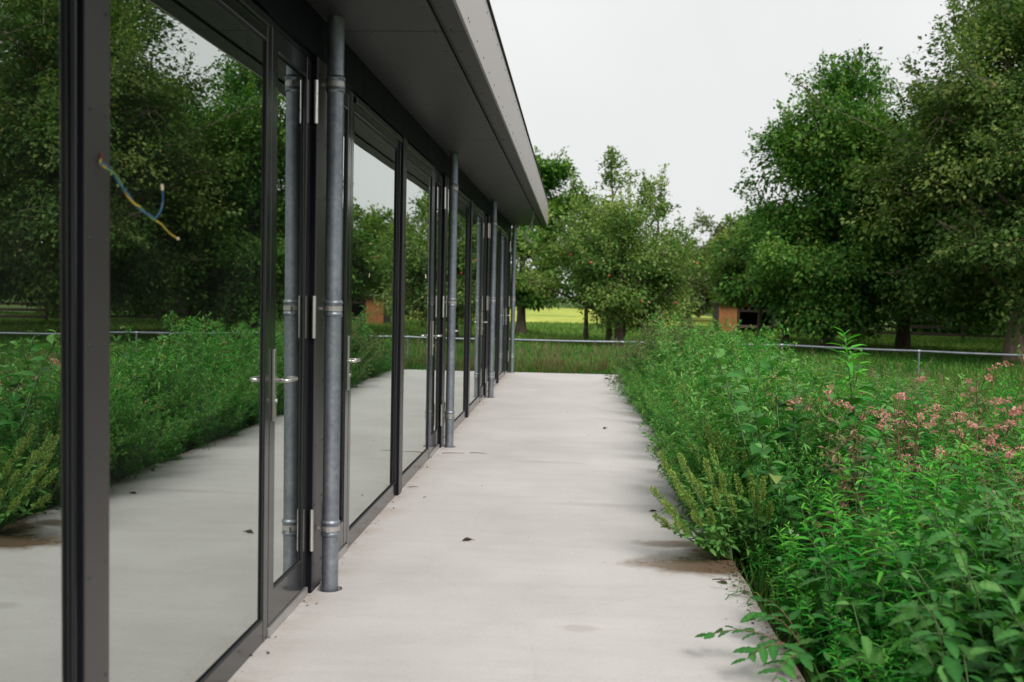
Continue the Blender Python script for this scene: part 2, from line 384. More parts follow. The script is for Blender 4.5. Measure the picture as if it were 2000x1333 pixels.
class MB:
    def __init__(s): s.v, s.f = [], []
    def box(s, x0, x1, y0, y1, z0, z1):
        b = len(s.v)
        s.v += [(x0, y0, z0), (x1, y0, z0), (x1, y1, z0), (x0, y1, z0), (x0, y0, z1), (x1, y0, z1), (x1, y1, z1), (x0, y1, z1)]
        s.f += [tuple(b + i for i in q) for q in ((0, 3, 2, 1), (4, 5, 6, 7), (0, 1, 5, 4), (1, 2, 6, 5), (2, 3, 7, 6), (3, 0, 4, 7))]
        return s
    def tube(s, pts, rad, n=8, cap=True):
        pts = [Vector(p) for p in pts]
        if not hasattr(rad, '__len__'): rad = [rad] * len(pts)
        b = len(s.v); u = None
        for i, p in enumerate(pts):
            d = (pts[min(i + 1, len(pts) - 1)] - pts[max(i - 1, 0)])
            d = d.normalized() if d.length > 1e-9 else Vector((0, 0, 1))
            if u is None: u = d.orthogonal().normalized()
            else:
                u = (u - d * u.dot(d)); u = u.normalized() if u.length > 1e-6 else d.orthogonal().normalized()
            v = d.cross(u)
            for k in range(n):
                a = 2 * math.pi * k / n
                q = p + (u * math.cos(a) + v * math.sin(a)) * rad[i]
                s.v.append(tuple(q))
        for i in range(len(pts) - 1):
            for k in range(n):
                k2 = (k + 1) % n
                s.f.append((b + i * n + k, b + i * n + k2, b + (i + 1) * n + k2, b + (i + 1) * n + k))
        if cap:
            s.f.append(tuple(b + k for k in range(n))[::-1])
            s.f.append(tuple(b + (len(pts) - 1) * n + k for k in range(n)))
        return s
    def mesh(s, name, mat, smooth=False, bevel=0.0):
        me = bpy.data.meshes.new(name)
        me.from_pydata(s.v, [], s.f)
        if bevel:
            bm = bmesh.new(); bm.from_mesh(me)
            bmesh.ops.bevel(bm, geom=list(bm.edges), offset=bevel, segments=1, affect='EDGES')
            bm.to_mesh(me); bm.free()
        me.materials.append(mat)
        if smooth: me.shade_smooth()
        return me
    def build(s, name, mat, parent=None, smooth=False, bevel=0.0):
        return link(bpy.data.objects.new(name, s.mesh(name, mat, smooth, bevel)), parent)

def smooth_angle(o, ang=40):
    me = o.data
    me.shade_smooth()
    try: me.set_sharp_from_angle(angle=R(ang))
    except Exception: pass
    return o

class LM:
    """triangle soup of leaves, numpy based"""
    age = np.random.default_rng(99)
    def __init__(s): s.V, s.F, s.T, s.n = [], [], [], 0
    def _add(s, V, F, T):
        s.V.append(V); s.F.append(F + s.n); s.T.append(T); s.n += len(V)
    @staticmethod
    def frame(D, Nn):
        D = D / (np.linalg.norm(D, axis=1, keepdims=True) + 1e-9)
        S = np.cross(D, Nn); S /= (np.linalg.norm(S, axis=1, keepdims=True) + 1e-9)
        return D, S, np.cross(S, D)
    def quad(s, P, D, Nn, L, W, T, fold=0.12, droop=0.0):
        P = np.asarray(P, float); k = len(P)
        T = np.minimum(np.broadcast_to(T, (k,)), 0.84).copy(); T[s.age.random(k) < 0.02] = 1.0
        D, S, U = s.frame(np.asarray(D, float), np.asarray(Nn, float))
        L = np.broadcast_to(L, (k,))[:, None]; W = np.broadcast_to(W, (k,))[:, None]
        V = np.empty((k, 4, 3))
        V[:, 0] = P
        V[:, 1] = P + D * L * 0.45 + S * W * 0.5 + U * W * fold
        V[:, 2] = P + D * L; V[:, 2, 2] -= (L * droop)[:, 0]
        V[:, 3] = P + D * L * 0.45 - S * W * 0.5 + U * W * fold
        b = np.arange(k)[:, None] * 4
        F = np.concatenate([b + np.array([[0, 1, 2]]), b + np.array([[0, 2, 3]])])
        s._add(V.reshape(-1, 3), F, np.repeat(np.broadcast_to(T, (k,)), 4))
    def blade(s, P, D, Nn, L, W, T, fold=0.15, droop=0.25):
        """5-segment lance leaf that arches: 7 verts, 5... tris"""
        P = np.asarray(P, float); k = len(P)
        T = np.minimum(np.broadcast_to(T, (k,)), 0.84).copy(); T[s.age.random(k) < 0.025] = 1.0
        D, S, U = s.frame(np.asarray(D, float), np.asarray(Nn, float))
        L = np.broadcast_to(L, (k,))[:, None]; W = np.broadcast_to(W, (k,))[:, None]
        dr = np.zeros((k, 3)); dr[:, 2] = -1
        def at(t): return P + D * L * t + dr * L * droop * t * t
        V = np.empty((k, 8, 3))
        V[:, 0] = P
        for j, (t, wf) in enumerate(((0.33, 0.95), (0.68, 0.75))):
            c = at(t)
            V[:, 1 + 3 * j] = c + S * W * 0.5 * wf + U * W * fold
            V[:, 2 + 3 * j] = c
            V[:, 3 + 3 * j] = c - S * W * 0.5 * wf + U * W * fold
        V[:, 7] = at(1.0)
        b = np.arange(k)[:, None] * 8
        tri = [(0, 1, 2), (0, 2, 3), (1, 4, 5), (1, 5, 2), (2, 5, 6), (2, 6, 3), (4, 7, 5), (5, 7, 6)]
        F = np.concatenate([b + np.array([t]) for t in tri])
        s._add(V.reshape(-1, 3), F, np.repeat(np.broadcast_to(T, (k,)), 8))
    def tubes(s, pts, rad, n=4, T=0.5):
        mb = MB().tube(pts, rad, n, False)
        V = np.array(mb.v); q = np.array(mb.f)
        F = np.concatenate([q[:, [0, 1, 2]], q[:, [0, 2, 3]]])
        s._add(V, F, np.full(len(V), T))
    def mesh(s, name, mat, smooth=False):
        V = np.concatenate(s.V).astype(np.float32); F = np.concatenate(s.F).astype(np.int32); T = np.concatenate(s.T).astype(np.float32)
        me = bpy.data.meshes.new(name)
        me.vertices.add(len(V)); me.vertices.foreach_set('co', V.ravel())
        me.loops.add(F.size); me.loops.foreach_set('vertex_index', F.ravel())
        me.polygons.add(len(F)); me.polygons.foreach_set('loop_start', np.arange(0, F.size, 3, dtype=np.int32))
        try: me.polygons.foreach_set('loop_total', np.full(len(F), 3, dtype=np.int32))
        except Exception: pass
        a = me.attributes.new('tint', 'FLOAT', 'POINT'); a.data.foreach_set('value', T)
        me.update(calc_edges=True)
        me.materials.append(mat)
        if smooth: me.shade_smooth()
        return me
    def build(s, name, mat, parent=None, smooth=False):
        return link(bpy.data.objects.new(name, s.mesh(name, mat, smooth)), parent)

def unit(v):
    v = np.asarray(v, float); return v / (np.linalg.norm(v, axis=-1, keepdims=True) + 1e-9)

# ================================================================== SETTING
GZ = -0.22                          # meadow level; the slab top is z = 0
SLAB_X0, SLAB_X1, SLAB_Y0, SLAB_Y1 = -1.255, 0.90, -5.2, 18.56
PIPE_X = -1.166
POST_Y = [0.145 + 4.583 * k for k in range(-1, 5)]        # -4.32 ... 18.63
MULL_Y = [2.495 + 4.553 * k for k in range(-1, 4)]
HOLE_R = 0.061

# --- ground sheet, with gentle unevenness, out to the horizon
def make_ground():
    xs = np.concatenate([[-900, -300, -120], np.arange(-60, 61, 3.0), [120, 300, 900]])
    ys = np.concatenate([[-300, -60], np.arange(-20, 121, 3.0), [170, 300, 900]])
    X, Y = np.meshgrid(xs, ys)
    Z = GZ + 0.05 * np.sin(X * 0.35 + 1) * np.sin(Y * 0.27) * (np.abs(X) < 55) * (Y > 20)
    V = np.stack([X, Y, Z], -1).reshape(-1, 3)
    nx = len(xs); f = []
    for j in range(len(ys) - 1):
        for i in range(nx - 1):
            a = j * nx + i; f.append((a, a + 1, a + nx + 1, a + nx))
    me = bpy.data.meshes.new('ground'); me.from_pydata(V.tolist(), [], f); me.materials.append(M['ground']); me.shade_smooth()
    return tag(link(bpy.data.objects.new('ground', me)), kind='structure')
make_ground()
tag(MB().box(-160, 11.5, 58, 128, GZ - 0.06, GZ + 0.10).build('field', M['field']), kind='structure')
tag(MB().box(0.90, 9.5, 0.2, 20.5, GZ - 0.1, GZ + 0.08).build('soil_bed', M['soil']), kind='structure')

# --- slab with real holes for the downpipes
def make_slab():
    bm = bmesh.new()
    # slightly ragged right edge
    pts = [(SLAB_X0, SLAB_Y0), (SLAB_X1, SLAB_Y0)]
    y = SLAB_Y0 + 0.25
    rr = random.Random(3)
    while y < SLAB_Y1 - 0.1:
        pts.append((SLAB_X1 + rr.uniform(-0.006, 0.006), y)); y += 0.25
    pts += [(SLAB_X1, SLAB_Y1), (SLAB_X0, SLAB_Y1)]
    ov = [bm.verts.new((x, yy, 0)) for x, yy in pts]
    edges = [bm.edges.new((ov[i], ov[(i + 1) % len(ov)])) for i in range(len(ov))]
    loops = [ov]
    for py in POST_Y:
        cv = [bm.verts.new((PIPE_X + HOLE_R * math.cos(2 * math.pi * k / 28), py + HOLE_R * math.sin(2 * math.pi * k / 28), 0)) for k in range(28)]
        edges += [bm.edges.new((cv[i], cv[(i + 1) % 28])) for i in range(28)]
        loops.append(cv)
    bmesh.ops.triangle_fill(bm, use_beauty=True, use_dissolve=False, edges=edges, normal=(0, 0, 1))
    for lp in loops:
        lo = [bm.verts.new((v.co.x, v.co.y, -0.30)) for v in lp]
        k = len(lp)
        for i in range(k):
            bm.faces.new((lp[i], lp[(i + 1) % k], lo[(i + 1) % k], lo[i]))
    bmesh.ops.recalc_face_normals(bm, faces=list(bm.faces))
    for f in bm.faces:
        if abs(f.normal.z) > 0.9 and f.normal.z < 0: f.normal_flip()
    me = bpy.data.meshes.new('slab'); bm.to_mesh(me); bm.free()
    me.materials.append(M['concrete'])
    return tag(link(bpy.data.objects.new('slab', me)), kind='structure')
make_slab()

# ================================================================== BUILDING
XG, XF, XP = -1.263, -1.250, -1.230         # glass, frame face, cover plate face
XB = -1.34                                   # back of the frames
SOFF, FTOP, FX = 2.745, 3.180, -0.56
ZTOP = 2.545
BY0, BY1 = -5.0, 18.68
bld = empty('glass_pavilion', (-1.27, 0, 0))
tag(bld, 'long low glass-fronted pavilion with flat overhanging dark grey roof beside the concrete slab', 'building')
bld.location = (0, 0, 0)

def hframe(y0, y1, z0, z1, left, right, top, bot, x0=XB, x1=XF):
    m = MB()
    m.box(x0, x1, y0, y0 + left, z0, z1)
    m.box(x0, x1, y1 - right, y1, z0, z1)
    m.box(x0, x1 - 0.0012, y0 + left, y1 - right, z0, z0 + bot)
    m.box(x0, x1 - 0.0012, y0 + left, y1 - right, z1 - top, z1)
    return m
pane_rng = random.Random(11)
def pane(parent, y0, y1, z0, z1):
    g = MB()
    g.box(-0.012, 0.012, -(y1 - y0) / 2, (y1 - y0) / 2, -(z1 - z0) / 2, (z1 - z0) / 2)
    o = MB()
    o.v = [(0, -(y1 - y0) / 2, -(z1 - z0) / 2), (0, (y1 - y0) / 2, -(z1 - z0) / 2), (0, (y1 - y0) / 2, (z1 - z0) / 2), (0, -(y1 - y0) / 2, (z1 - z0) / 2)]
    o.f = [(0, 1, 2, 3)]
    p = o.build('pane', M['glass'], parent)
    p.location = (XG, (y0 + y1) / 2, (z0 + z1) / 2)
    p.rotation_euler = (0, R(pane_rng.uniform(-0.10, 0.10)), R(pane_rng.uniform(-0.12, 0.12)))
    # glazing gasket and spacer just inside the frame
    s = MB(); t = 0.014
    for (a, b2, c, d) in ((y0, y0 + t, z0, z1), (y1 - t, y1, z0, z1), (y0 + t, y1 - t, z0, z0 + t), (y0 + t, y1 - t, z1 - t, z1)):
        s.box(XG - 0.026, XG - 0.008, a, b2, c, d)
    s.build('spacer', M['spacer'], parent)
    k = MB(); t = 0.007
    for (a, b2, c, d) in ((y0, y0 + t, z0, z1), (y1 - t, y1, z0, z1), (y0 + t, y1 - t, z0, z0 + t), (y0 + t, y1 - t, z1 - t, z1)):
        k.box(XG + 0.0035, XF - 0.003, a, b2, c, d)
    k.build('gasket', M['rubber'], parent)

def window(y0, y1, mull_low):
    """fixed light; mull_low: True when the mullion is at its low-Y end"""
    wdw = empty('window'); wdw.parent = bld
    a, b2 = (0.007, 0.058) if mull_low else (0.058, 0.007)
    hframe(y0, y1, 0.0, ZTOP, a, b2, 0.100, 0.095).build('frame', M['frame'], wdw, bevel=0.0025)
    pane(wdw, y0 + a, y1 - b2, 0.095, ZTOP - 0.100)
    # glazing bead along the head
    MB().box(XF + 0.0005, XF + 0.014, y0 + a + 0.004, y1 - b2 - 0.004, ZTOP - 0.050, ZTOP - 0.014).build('head_bead', M['frame'], wdw, bevel=0.002)

_h = MB()
for k, (z0, z1) in enumerate(((-0.1, -0.040), (-0.037, 0.037), (0.040, 0.1))):
    _h.tube([(0, 0, z0), (0, 0, z1)], 0.0115, 14)
_h.tube([(0, 0, -0.1), (0, 0, 0.1)], 0.008, 8)
HINGE = _h.mesh('hinge', M['steel'], True); HINGE.set_sharp_from_angle(angle=R(40))
def lever_mesh(sgn):
    m = MB()
    # U-shaped lever: out from the plate, along, and back
    pts = [(0.0, 0, 0), (0.040, 0, 0)]
    for k in range(1, 6):
        a = k / 5 * math.pi / 2
        pts.append((0.040 + 0.018 * math.sin(a), sgn * 0.018 * (1 - math.cos(a)), 0))
    pts.append((0.058, sgn * 0.100, 0))
    for k in range(1, 6):
        a = k / 5 * math.pi / 2
        pts.append((0.058 - 0.018 * (1 - math.cos(a)), sgn * (0.100 + 0.018 * math.sin(a)), 0))
    pts.append((0.014, sgn * 0.118, 0))
    m.tube(pts, 0.0085, 10)
    return m.mesh('lever', M['steel'], True)
LEVER = {1: lever_mesh(1), -1: lever_mesh(-1)}
_p = MB().box(0, 0.013, -0.0165, 0.0165, -0.17, 0.13); HPLATE = _p.mesh('handle_plate', M['steel'], bevel=0.003)
_p = MB().tube([(0.013, 0, -0.085), (0.020, 0, -0.085)], 0.009, 12); HROSE = _p.mesh('key_cylinder', M['steel'], True)

def door(y0, y1, hinge_high):
    """narrow leaf; hinge_high: hinges at its high-Y end"""
    d = empty('door'); d.parent = bld
    st = 0.076
    hframe(y0, y1, 0.050, ZTOP - 0.028, st, st, 0.085, 0.135).build('leaf_frame', M['frame'], d, bevel=0.0025)
    pane(d, y0 + st, y1 - st, 0.185, ZTOP - 0.113)
    MB().box(XB, XF + 0.006, y0, y1, 0.0, 0.040).build('threshold', M['alu'], d, bevel=0.002)
    MB().box(XB, XF - 0.004, y0, y1, ZTOP - 0.024, ZTOP).build('head', M['frame'], d)
    MB().box(XB + 0.02, XB + 0.05, y0, y1, 0.040, 0.050).build('seal', M['rubber'], d)
    hy = y1 + 0.012 if hinge_high else y0 - 0.012
    for z in (0.31, 1.325, 2.33):
        h = link(bpy.data.objects.new('hinge', HINGE), d); h.location = (XF + 0.017, hy, z)
    cy = y0 + st * 0.5 if hinge_high else y1 - st * 0.5
    hp = link(bpy.data.objects.new('handle_plate', HPLATE), d); hp.location = (XF, cy, 1.075)
    lv = link(bpy.data.objects.new('lever', LEVER[1 if hinge_high else -1]), d); lv.location = (XF + 0.012, cy, 1.075)
    kr = link(bpy.data.objects.new('key_cylinder', HROSE), d); kr.location = (XF, cy, 1.075)

def screws(spots, r, axis, name, parent, mat='screw'):
    m = MB()
    for p in spots:
        p = Vector(p); m.tube([p, p + Vector(axis) * 0.0028], [r, r * 0.75], 8)
    o = m.build(name, M[mat], parent); o['kind'] = 'stuff'
    return o

scr_rng = random.Random(5)
def mullion(y, hw):
    mu = empty('mullion'); mu.parent = bld
    MB().box(XB - 0.05, XP - 0.006, y - hw + 0.001, y + hw - 0.001, 0.0, ZTOP).build('core', M['dark'], mu)
    MB().box(XP - 0.0055, XP, y - hw, y + hw, 0.012, ZTOP - 0.002).build('cover_plate', M['panel'], mu, bevel=0.0012)
    sp = []
    for k in range(9):
        for s in (-1, 1):
            sp.append((XP, y + s * (hw - 0.022) + scr_rng.uniform(-0.003, 0.003), 0.14 + 0.29 * k + scr_rng.uniform(-0.02, 0.02)))
    screws(sp, 0.0055, (1, 0, 0), 'screws', mu)

def downpipe(y):
    dp = empty('downpipe'); dp.parent = bld
    r = 0.040
    o = MB().tube([(PIPE_X, y, -0.28), (PIPE_X, y, 0.6), (PIPE_X, y, 1.5), (PIPE_X, y, SOFF + 0.05)], r, 28).build('pipe', M['zinc'], dp); smooth_angle(o)
    for z in (0.30, 1.365, 2.43):
        prof = []
        for (dz, dr) in ((-0.040, 0.0005), (-0.036, 0.0035), (-0.030, 0.0065), (-0.024, 0.0065), (-0.019, 0.003), (-0.014, 0.003), (0.016, 0.003), (0.021, 0.0035), (0.026, 0.0075), (0.032, 0.0075), (0.037, 0.0035), (0.041, 0.0005)):
            prof.append((z + dz, r + dr))
        c = MB().tube([(PIPE_X, y, p[0]) for p in prof], [p[1] for p in prof], 28, False).build('collar', M['zinc'], dp); smooth_angle(c, 50)
        cl_ = MB().tube([(PIPE_X, y, z - 0.0115), (PIPE_X, y, z + 0.0115)], r + 0.0052, 28)
        cl_.box(XP - 0.001, PIPE_X - r, y - 0.008, y + 0.008, z - 0.007, z + 0.007)
        cl_.box(PIPE_X - 0.006, PIPE_X + 0.006, y - r - 0.019, y - r - 0.003, z - 0.0105, z + 0.0105)
        c = cl_.build('clamp', M['alu'], dp); smooth_angle(c, 40)

for i, my in enumerate(MULL_Y): mullion(my, 0.066)
HPW = 0.088
for py in POST_Y: mullion(py, HPW)
for py in POST_Y: downpipe(py)
DW = 0.600
for k, py in enumerate(POST_Y):
    if k > 0:                                                  # bay on the low-Y side of this post
        y1 = py - HPW - 0.026
        door(y1 - DW, y1, True)
        window(MULL_Y[k - 1] + 0.066 + 0.001, y1 - DW - 0.005, True)
    if k < len(POST_Y) - 1:                                    # bay on the high-Y side
        y0 = py + HPW + 0.026
        door(y0, y0 + DW, False)
        window(y0 + DW + 0.005, MULL_Y[k] - 0.066 - 0.001, False)

# header above the frames, roof, soffit and fascia panels
MB().box(XB, -1.236, BY0, BY1, ZTOP + 0.003, SOFF + 0.02).build('header', M['dark'], bld)
roof = MB().box(-8.6, FX - 0.016, BY0, BY1, SOFF + 0.03, FTOP - 0.02).build('roof', M['roofing'], bld)
ny = 6
seg = (BY1 - BY0) / ny
PY = [BY1 - 3.43 * k for k in range(8)]
ssp, fsp, esp = [], [], []
for k in range(7):
    a, b2 = max(PY[k + 1], BY0) + 0.003, PY[k] - 0.003
    if b2 - a < 0.2: continue
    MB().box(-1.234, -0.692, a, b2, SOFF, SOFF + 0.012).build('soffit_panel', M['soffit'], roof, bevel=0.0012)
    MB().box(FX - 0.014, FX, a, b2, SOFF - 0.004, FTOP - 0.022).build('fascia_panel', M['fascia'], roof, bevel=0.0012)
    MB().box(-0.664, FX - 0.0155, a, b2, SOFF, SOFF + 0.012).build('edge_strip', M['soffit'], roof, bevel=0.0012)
    n = int((b2 - a) / 0.38)
    for j in range(n + 1):
        y = a + 0.03 + (b2 - a - 0.06) * j / n
        ssp += [(-1.05, y, SOFF), (-0.728, y, SOFF)]
        esp.append((-0.645, y, SOFF))
        fsp += [(FX, y, SOFF + 0.055), (FX, y + 0.16, FTOP - 0.08)] if j % 1 == 0 and y + 0.16 < b2 else [(FX, y, SOFF + 0.055)]
screws(ssp + esp, 0.0065, (0, 0, -1), 'soffit_screws', roof)
screws(fsp, 0.0065, (1, 0, 0), 'fascia_screws', roof)
MB().box(-0.72, FX + 0.012, BY0, BY1, FTOP - 0.019, FTOP).build('roof_edge_trim', M['dark'], roof, bevel=0.002)
MB().box(-0.80, FX - 0.012, BY1 + 0.001, BY1 + 0.010, SOFF + 0.001, FTOP - 0.024).build('end_fascia', M['panel'], roof)
# the vent slot: dark batten behind it
MB().box(-0.70, -0.656, BY0, BY1, SOFF + 0.022, SOFF + 0.028).build('vent_mesh', M['rubber'], roof)
# the room behind the glass
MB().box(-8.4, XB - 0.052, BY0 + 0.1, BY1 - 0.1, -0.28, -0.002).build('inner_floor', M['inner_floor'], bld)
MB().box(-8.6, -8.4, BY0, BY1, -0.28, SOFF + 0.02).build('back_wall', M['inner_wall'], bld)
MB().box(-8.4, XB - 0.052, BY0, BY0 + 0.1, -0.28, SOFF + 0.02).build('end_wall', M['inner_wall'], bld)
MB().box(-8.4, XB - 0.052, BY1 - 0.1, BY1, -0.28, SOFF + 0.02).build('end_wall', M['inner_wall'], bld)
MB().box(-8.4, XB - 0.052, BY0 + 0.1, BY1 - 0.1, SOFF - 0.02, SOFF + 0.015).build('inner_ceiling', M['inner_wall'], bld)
# corner reveal at the far end of the glazing, beyond the last post
MB().box(XB - 0.05, XP - 0.02, POST_Y[-1] + HPW + 0.002, BY1 - 0.02, 0.0, ZTOP).build('corner_post', M['dark'], bld)

# ================================================================== TUBE RAILING, TIMBER FENCE, SHED
rl = empty('tube_railing', (4.6, 22.4, GZ))
tag(rl, 'low galvanised single-tube railing with thin posts beyond the weed bed', 'railing')
RP = [(-9.0, 22.1, 0.455), (-2.0, 22.2, 0.45), (1.3, 22.3, 0.445), (atY(1527, 676, 22.45).x, 22.45, 0.45), (atY(1795, 684, 21.25).x, 21.25, 0.44), (9.9, 20.1, 0.45), (12.6, 18.9, 0.45), (15.3, 17.7, 0.45), (20, 15.6, 0.45)]
def loc(o, p): return tuple(Vector(o) - Vector(p))
off = rl.location
pts = []
for a, b2 in zip(RP[:-1], RP[1:]):
    for t in (0, 0.25, 0.5, 0.75):
        p = Vector(a).lerp(Vector(b2), t); p.z -= 0.012 * math.sin(t * math.pi); pts.append(p - off)
pts.append(Vector(RP[-1]) - off)
o = MB().tube(pts, 0.024, 10).build('rail', M['zinc'], rl); smooth_angle(o)
for p in RP[1:-1]:
    b = Vector((p[0], p[1], 0)) - off
    mb = MB().tube([(b.x, b.y, 0.0), (b.x, b.y, p[2] - GZ + 0.03)], 0.021, 10)
    mb.tube([(b.x - 0.035, b.y, p[2] - GZ), (b.x + 0.035, b.y, p[2] - GZ)], 0.030, 10)
    smooth_angle(mb.build('post', M['zinc'], rl))

def timber_fence(p0, p1, n, label, group=None):
    f = empty('timber_fence', (p0[0], p0[1], GZ)); tag(f, label, 'fence', group)
    d = Vector((p1[0] - p0[0], p1[1] - p0[1], 0)); L = d.length; u = d.normalized(); v = Vector((-u.y, u.x, 0))
    f.rotation_euler = (0, 0, math.atan2(u.y, u.x))
    rr = random.Random(int(L * 10))
    for i in range(n + 1):
        x = L * i / n
        MB().box(x - 0.06, x + 0.06, -0.06, 0.06, 0, 1.02 + rr.uniform(-0.04, 0.04)).build('post', M['wood'], f, bevel=0.01)
    for i in range(n):
        for z in (0.26, 0.56, 0.86):
            x0, x1 = L * i / n + 0.02, L * (i + 1) / n - 0.02
            dz = rr.uniform(-0.02, 0.02)
            MB().box(x0, x1, -0.09, -0.062, z - 0.065 + dz, z + 0.065 + dz).build('board', M['wood'], f, bevel=0.006)
timber_fence((10.5, 48.2), (34, 42.0), 10, 'weathered brown three-board timber fence running behind the tree trunks')

sh = empty('animal_shed', (7.0, 48.6, GZ)); tag(sh, 'small open-fronted wooden shed with orange panel and pale corrugated roof', 'shed')
def shb(name, mat, *b): MB().box(*b).build(name, M[mat], sh, bevel=0.006)
for k in range(5): shb('plank', 'wood_orange', 0.02 + 0.150 * k, 0.165 + 0.150 * k, -0.02, 0.01, 0.05, 1.36)
shb('corner_post', 'wood_orange', -0.10, 0.01, -0.05, 0.06, 0, 1.46)
shb('door_post', 'wood_dark', 0.78, 0.88, -0.04, 0.06, 0, 1.44)
shb('door_post', 'wood_dark', 2.45, 2.55, -0.04, 0.06, 0, 1.44)
shb('back_wall', 'wood_dark', -0.1, 2.55, 1.9, 1.95, 0, 1.30)
shb('side_wall', 'wood_dark', -0.1, -0.05, 0.07, 1.9, 0, 1.36)
shb('side_wall', 'wood_dark', 2.5, 2.55, 0.07, 1.9, 0, 1.36)
shb('front_rail', 'wood', 0.89, 2.44, -0.02, 0.02, 0.30, 0.42)
shb('lintel', 'wood_dark', 0.89, 2.44, -0.03, 0.03, 1.06, 1.16)
for k in range(5): shb('slat', 'wood', 0.93 + 0.31 * k, 1.07 + 0.31 * k, -0.02, 0.0, 1.17, 1.43)
mb = MB(); nn = 44
for i in range(nn + 1):
    x = -0.35 + 3.25 * i / nn; z = 0.03 * math.sin(i * math.pi / 2)
    for (y, zz) in ((-0.35, 1.50), (2.2, 1.36)):
        mb.v += [(x, y, zz + z), (x, y, zz + z + 0.012)]
for i in range(nn):
    a = i * 4; b = a + 4
    mb.f += [(a + 1, b + 1, b + 3, a + 3), (a, a + 2, b + 2, b), (a, b, b + 1, a + 1), (a + 2, a + 3, b + 3, b + 2)]
mb.build('roof_sheet', M['tin'], sh)

# ================================================================== TREES
def tree(name, label, cat_group, x, y, H, Rc, cz, prof, tr_r, nclump, nleaf, lsz, mat, bark, seed, lean=(0, 0), clump_r=0.16, sprays=30, flat=0.65, core=True, shoots=0, base=GZ, extra=None):
    g = np.random.default_rng(seed)
    t = empty(name, (x, y, base)); tag(t, label, 'tree', cat_group)
    lm, tk = LM(), MB()
    ph = g.uniform(0, 6.28, 8)
    def lump(a, h):
        return 1 + 0.16 * np.sin(2 * a + ph[0] + 3 * h) + 0.13 * np.sin(3 * a + ph[1] - 5 * h) + 0.12 * np.sin(5 * a + ph[2] + 9 * h) + 0.08 * np.sin(9 * h * 2 + ph[3])
    def rad(h):
        if prof == 'round': return np.sin(np.pi * np.clip(h * 0.86 + 0.13, 0, 1)) ** 0.65
        if prof == 'egg': return np.clip(np.sin(np.pi * np.clip(h, 0.02, 1) ** 0.62), 0, 1) ** 0.75
        if prof == 'cone': return np.clip((1 - h) ** 0.75, 0, 1) * np.clip(h * 6 + 0.35, 0, 1)
        if prof == 'spire': return np.clip(1 - h, 0, 1) ** 0.55 * np.clip(h * 4 + 0.5, 0, 1)
        if prof == 'broad': return np.clip((1 - np.clip(h, 0, 1) ** 2.2), 0, 1) ** 0.6 * np.clip(h * 5 + 0.45, 0, 1)
        return 1 - h
    lx = lambda h: lean[0] * h
    ly = lambda h: lean[1] * h
    nb = max(18, nclump // 10)
    hb = np.empty(0)
    while len(hb) < nb:
        c = g.uniform(0.02, 1, nb * 4); c = c[g.uniform(0, 1, len(c)) < rad(c) * 0.9 + 0.10]; hb = np.concatenate([hb, c])
    hb = np.sort(hb[:nb]); ab = np.arange(nb) * 2.399 + g.normal(0, 0.35, nb)
    rb = Rc * rad(hb) * lump(ab, hb) * g.uniform(0.72, 1.06, nb)
    BP = np.stack([rb * np.cos(ab) + lx(hb), rb * np.sin(ab) + ly(hb), cz + (H - cz) * hb], 1)
    # trunk
    tp, trr = [], []
    topf = 0.80
    wob = g.normal(0, 0.05, (9, 2)); wob[0] = 0
    for k in range(9):
        f = k / 8; z = H * topf * f
        hk = max(0, (z - cz) / max(0.1, H - cz))
        tp.append((lx(hk) + wob[k, 0] * Rc * 0.4 * f, ly(hk) + wob[k, 1] * Rc * 0.4 * f, z - (0.15 if k == 0 else 0)))
        trr.append(tr_r * (1.35 if k == 0 else (1 - 0.9 * f)) + 0.012)
    tk.tube(tp, trr, 10)
    tpv = np.array(tp)
    # main boughs, leaf clumps along the outer part of each
    CPl, rfl, hhl = [], [], []
    per_b = np.maximum(3, g.poisson(nclump / nb, nb))
    for k in range(nb):
        e = BP[k]
        z0 = np.clip(e[2] - 0.60 * np.hypot(e[0] - lx(hb[k]), e[1] - ly(hb[k])) - 0.25, cz * 0.8, H * topf * 0.95)
        s0 = np.array([np.interp(z0, tpv[:, 2], tpv[:, j]) for j in range(3)])
        ln_ = np.linalg.norm(e - s0)
        mid = s0 * 0.5 + e * 0.5 + np.array([0, 0, 0.12 * ln_]) + g.normal(0, 0.07 * ln_, 3)
        q = np.linspace(0, 1, 7)[:, None]
        bz = (1 - q) ** 2 * s0 + 2 * q * (1 - q) * mid + q * q * e
        r0 = tr_r * 0.40 * (1 - 0.55 * z0 / H) + 0.008
        tk.tube(bz.tolist(), np.linspace(r0, 0.010, 7).tolist(), 6, False)
        tt = g.uniform(0.30, 1.08, per_b[k]) ** 0.8
        x = np.clip(tt, 0, 1) * 6; ii = np.minimum(x.astype(int), 5); ff = (x - ii)[:, None]
        base_ = bz[ii] * (1 - ff) + bz[ii + 1] * ff
        cc = base_ + g.normal(0, 1, (len(tt), 3)) * np.array([0.15, 0.15, 0.10]) * Rc
        for a_, b_ in zip(base_, cc):
            tk.tube([a_.tolist(), ((a_ + b_) / 2 + np.array([0, 0, 0.05])).tolist(), b_.tolist()], [0.016, 0.011, 0.005], 4, False)
        CPl.append(cc); rfl.append(tt); hhl.append(np.full(len(tt), hb[k]))
    CP = np.concatenate(CPl); rf = np.concatenate(rfl); hh = np.concatenate(hhl); nclump = len(CP)
    bough_t = np.repeat(g.normal(0, 0.10, nb), per_b)
    order = g.permutation(nclump)
    # leaves
    cr = Rc * clump_r * g.uniform(0.7, 1.45, nclump)
    per = np.maximum(8, (nleaf * (cr / cr.mean()) ** 1.6)).astype(int)
    idx = np.repeat(np.arange(nclump), per); k = len(idx)
    gp = g.normal(0, 1, (k, 3)); gl_ = np.linalg.norm(gp, axis=1, keepdims=True)
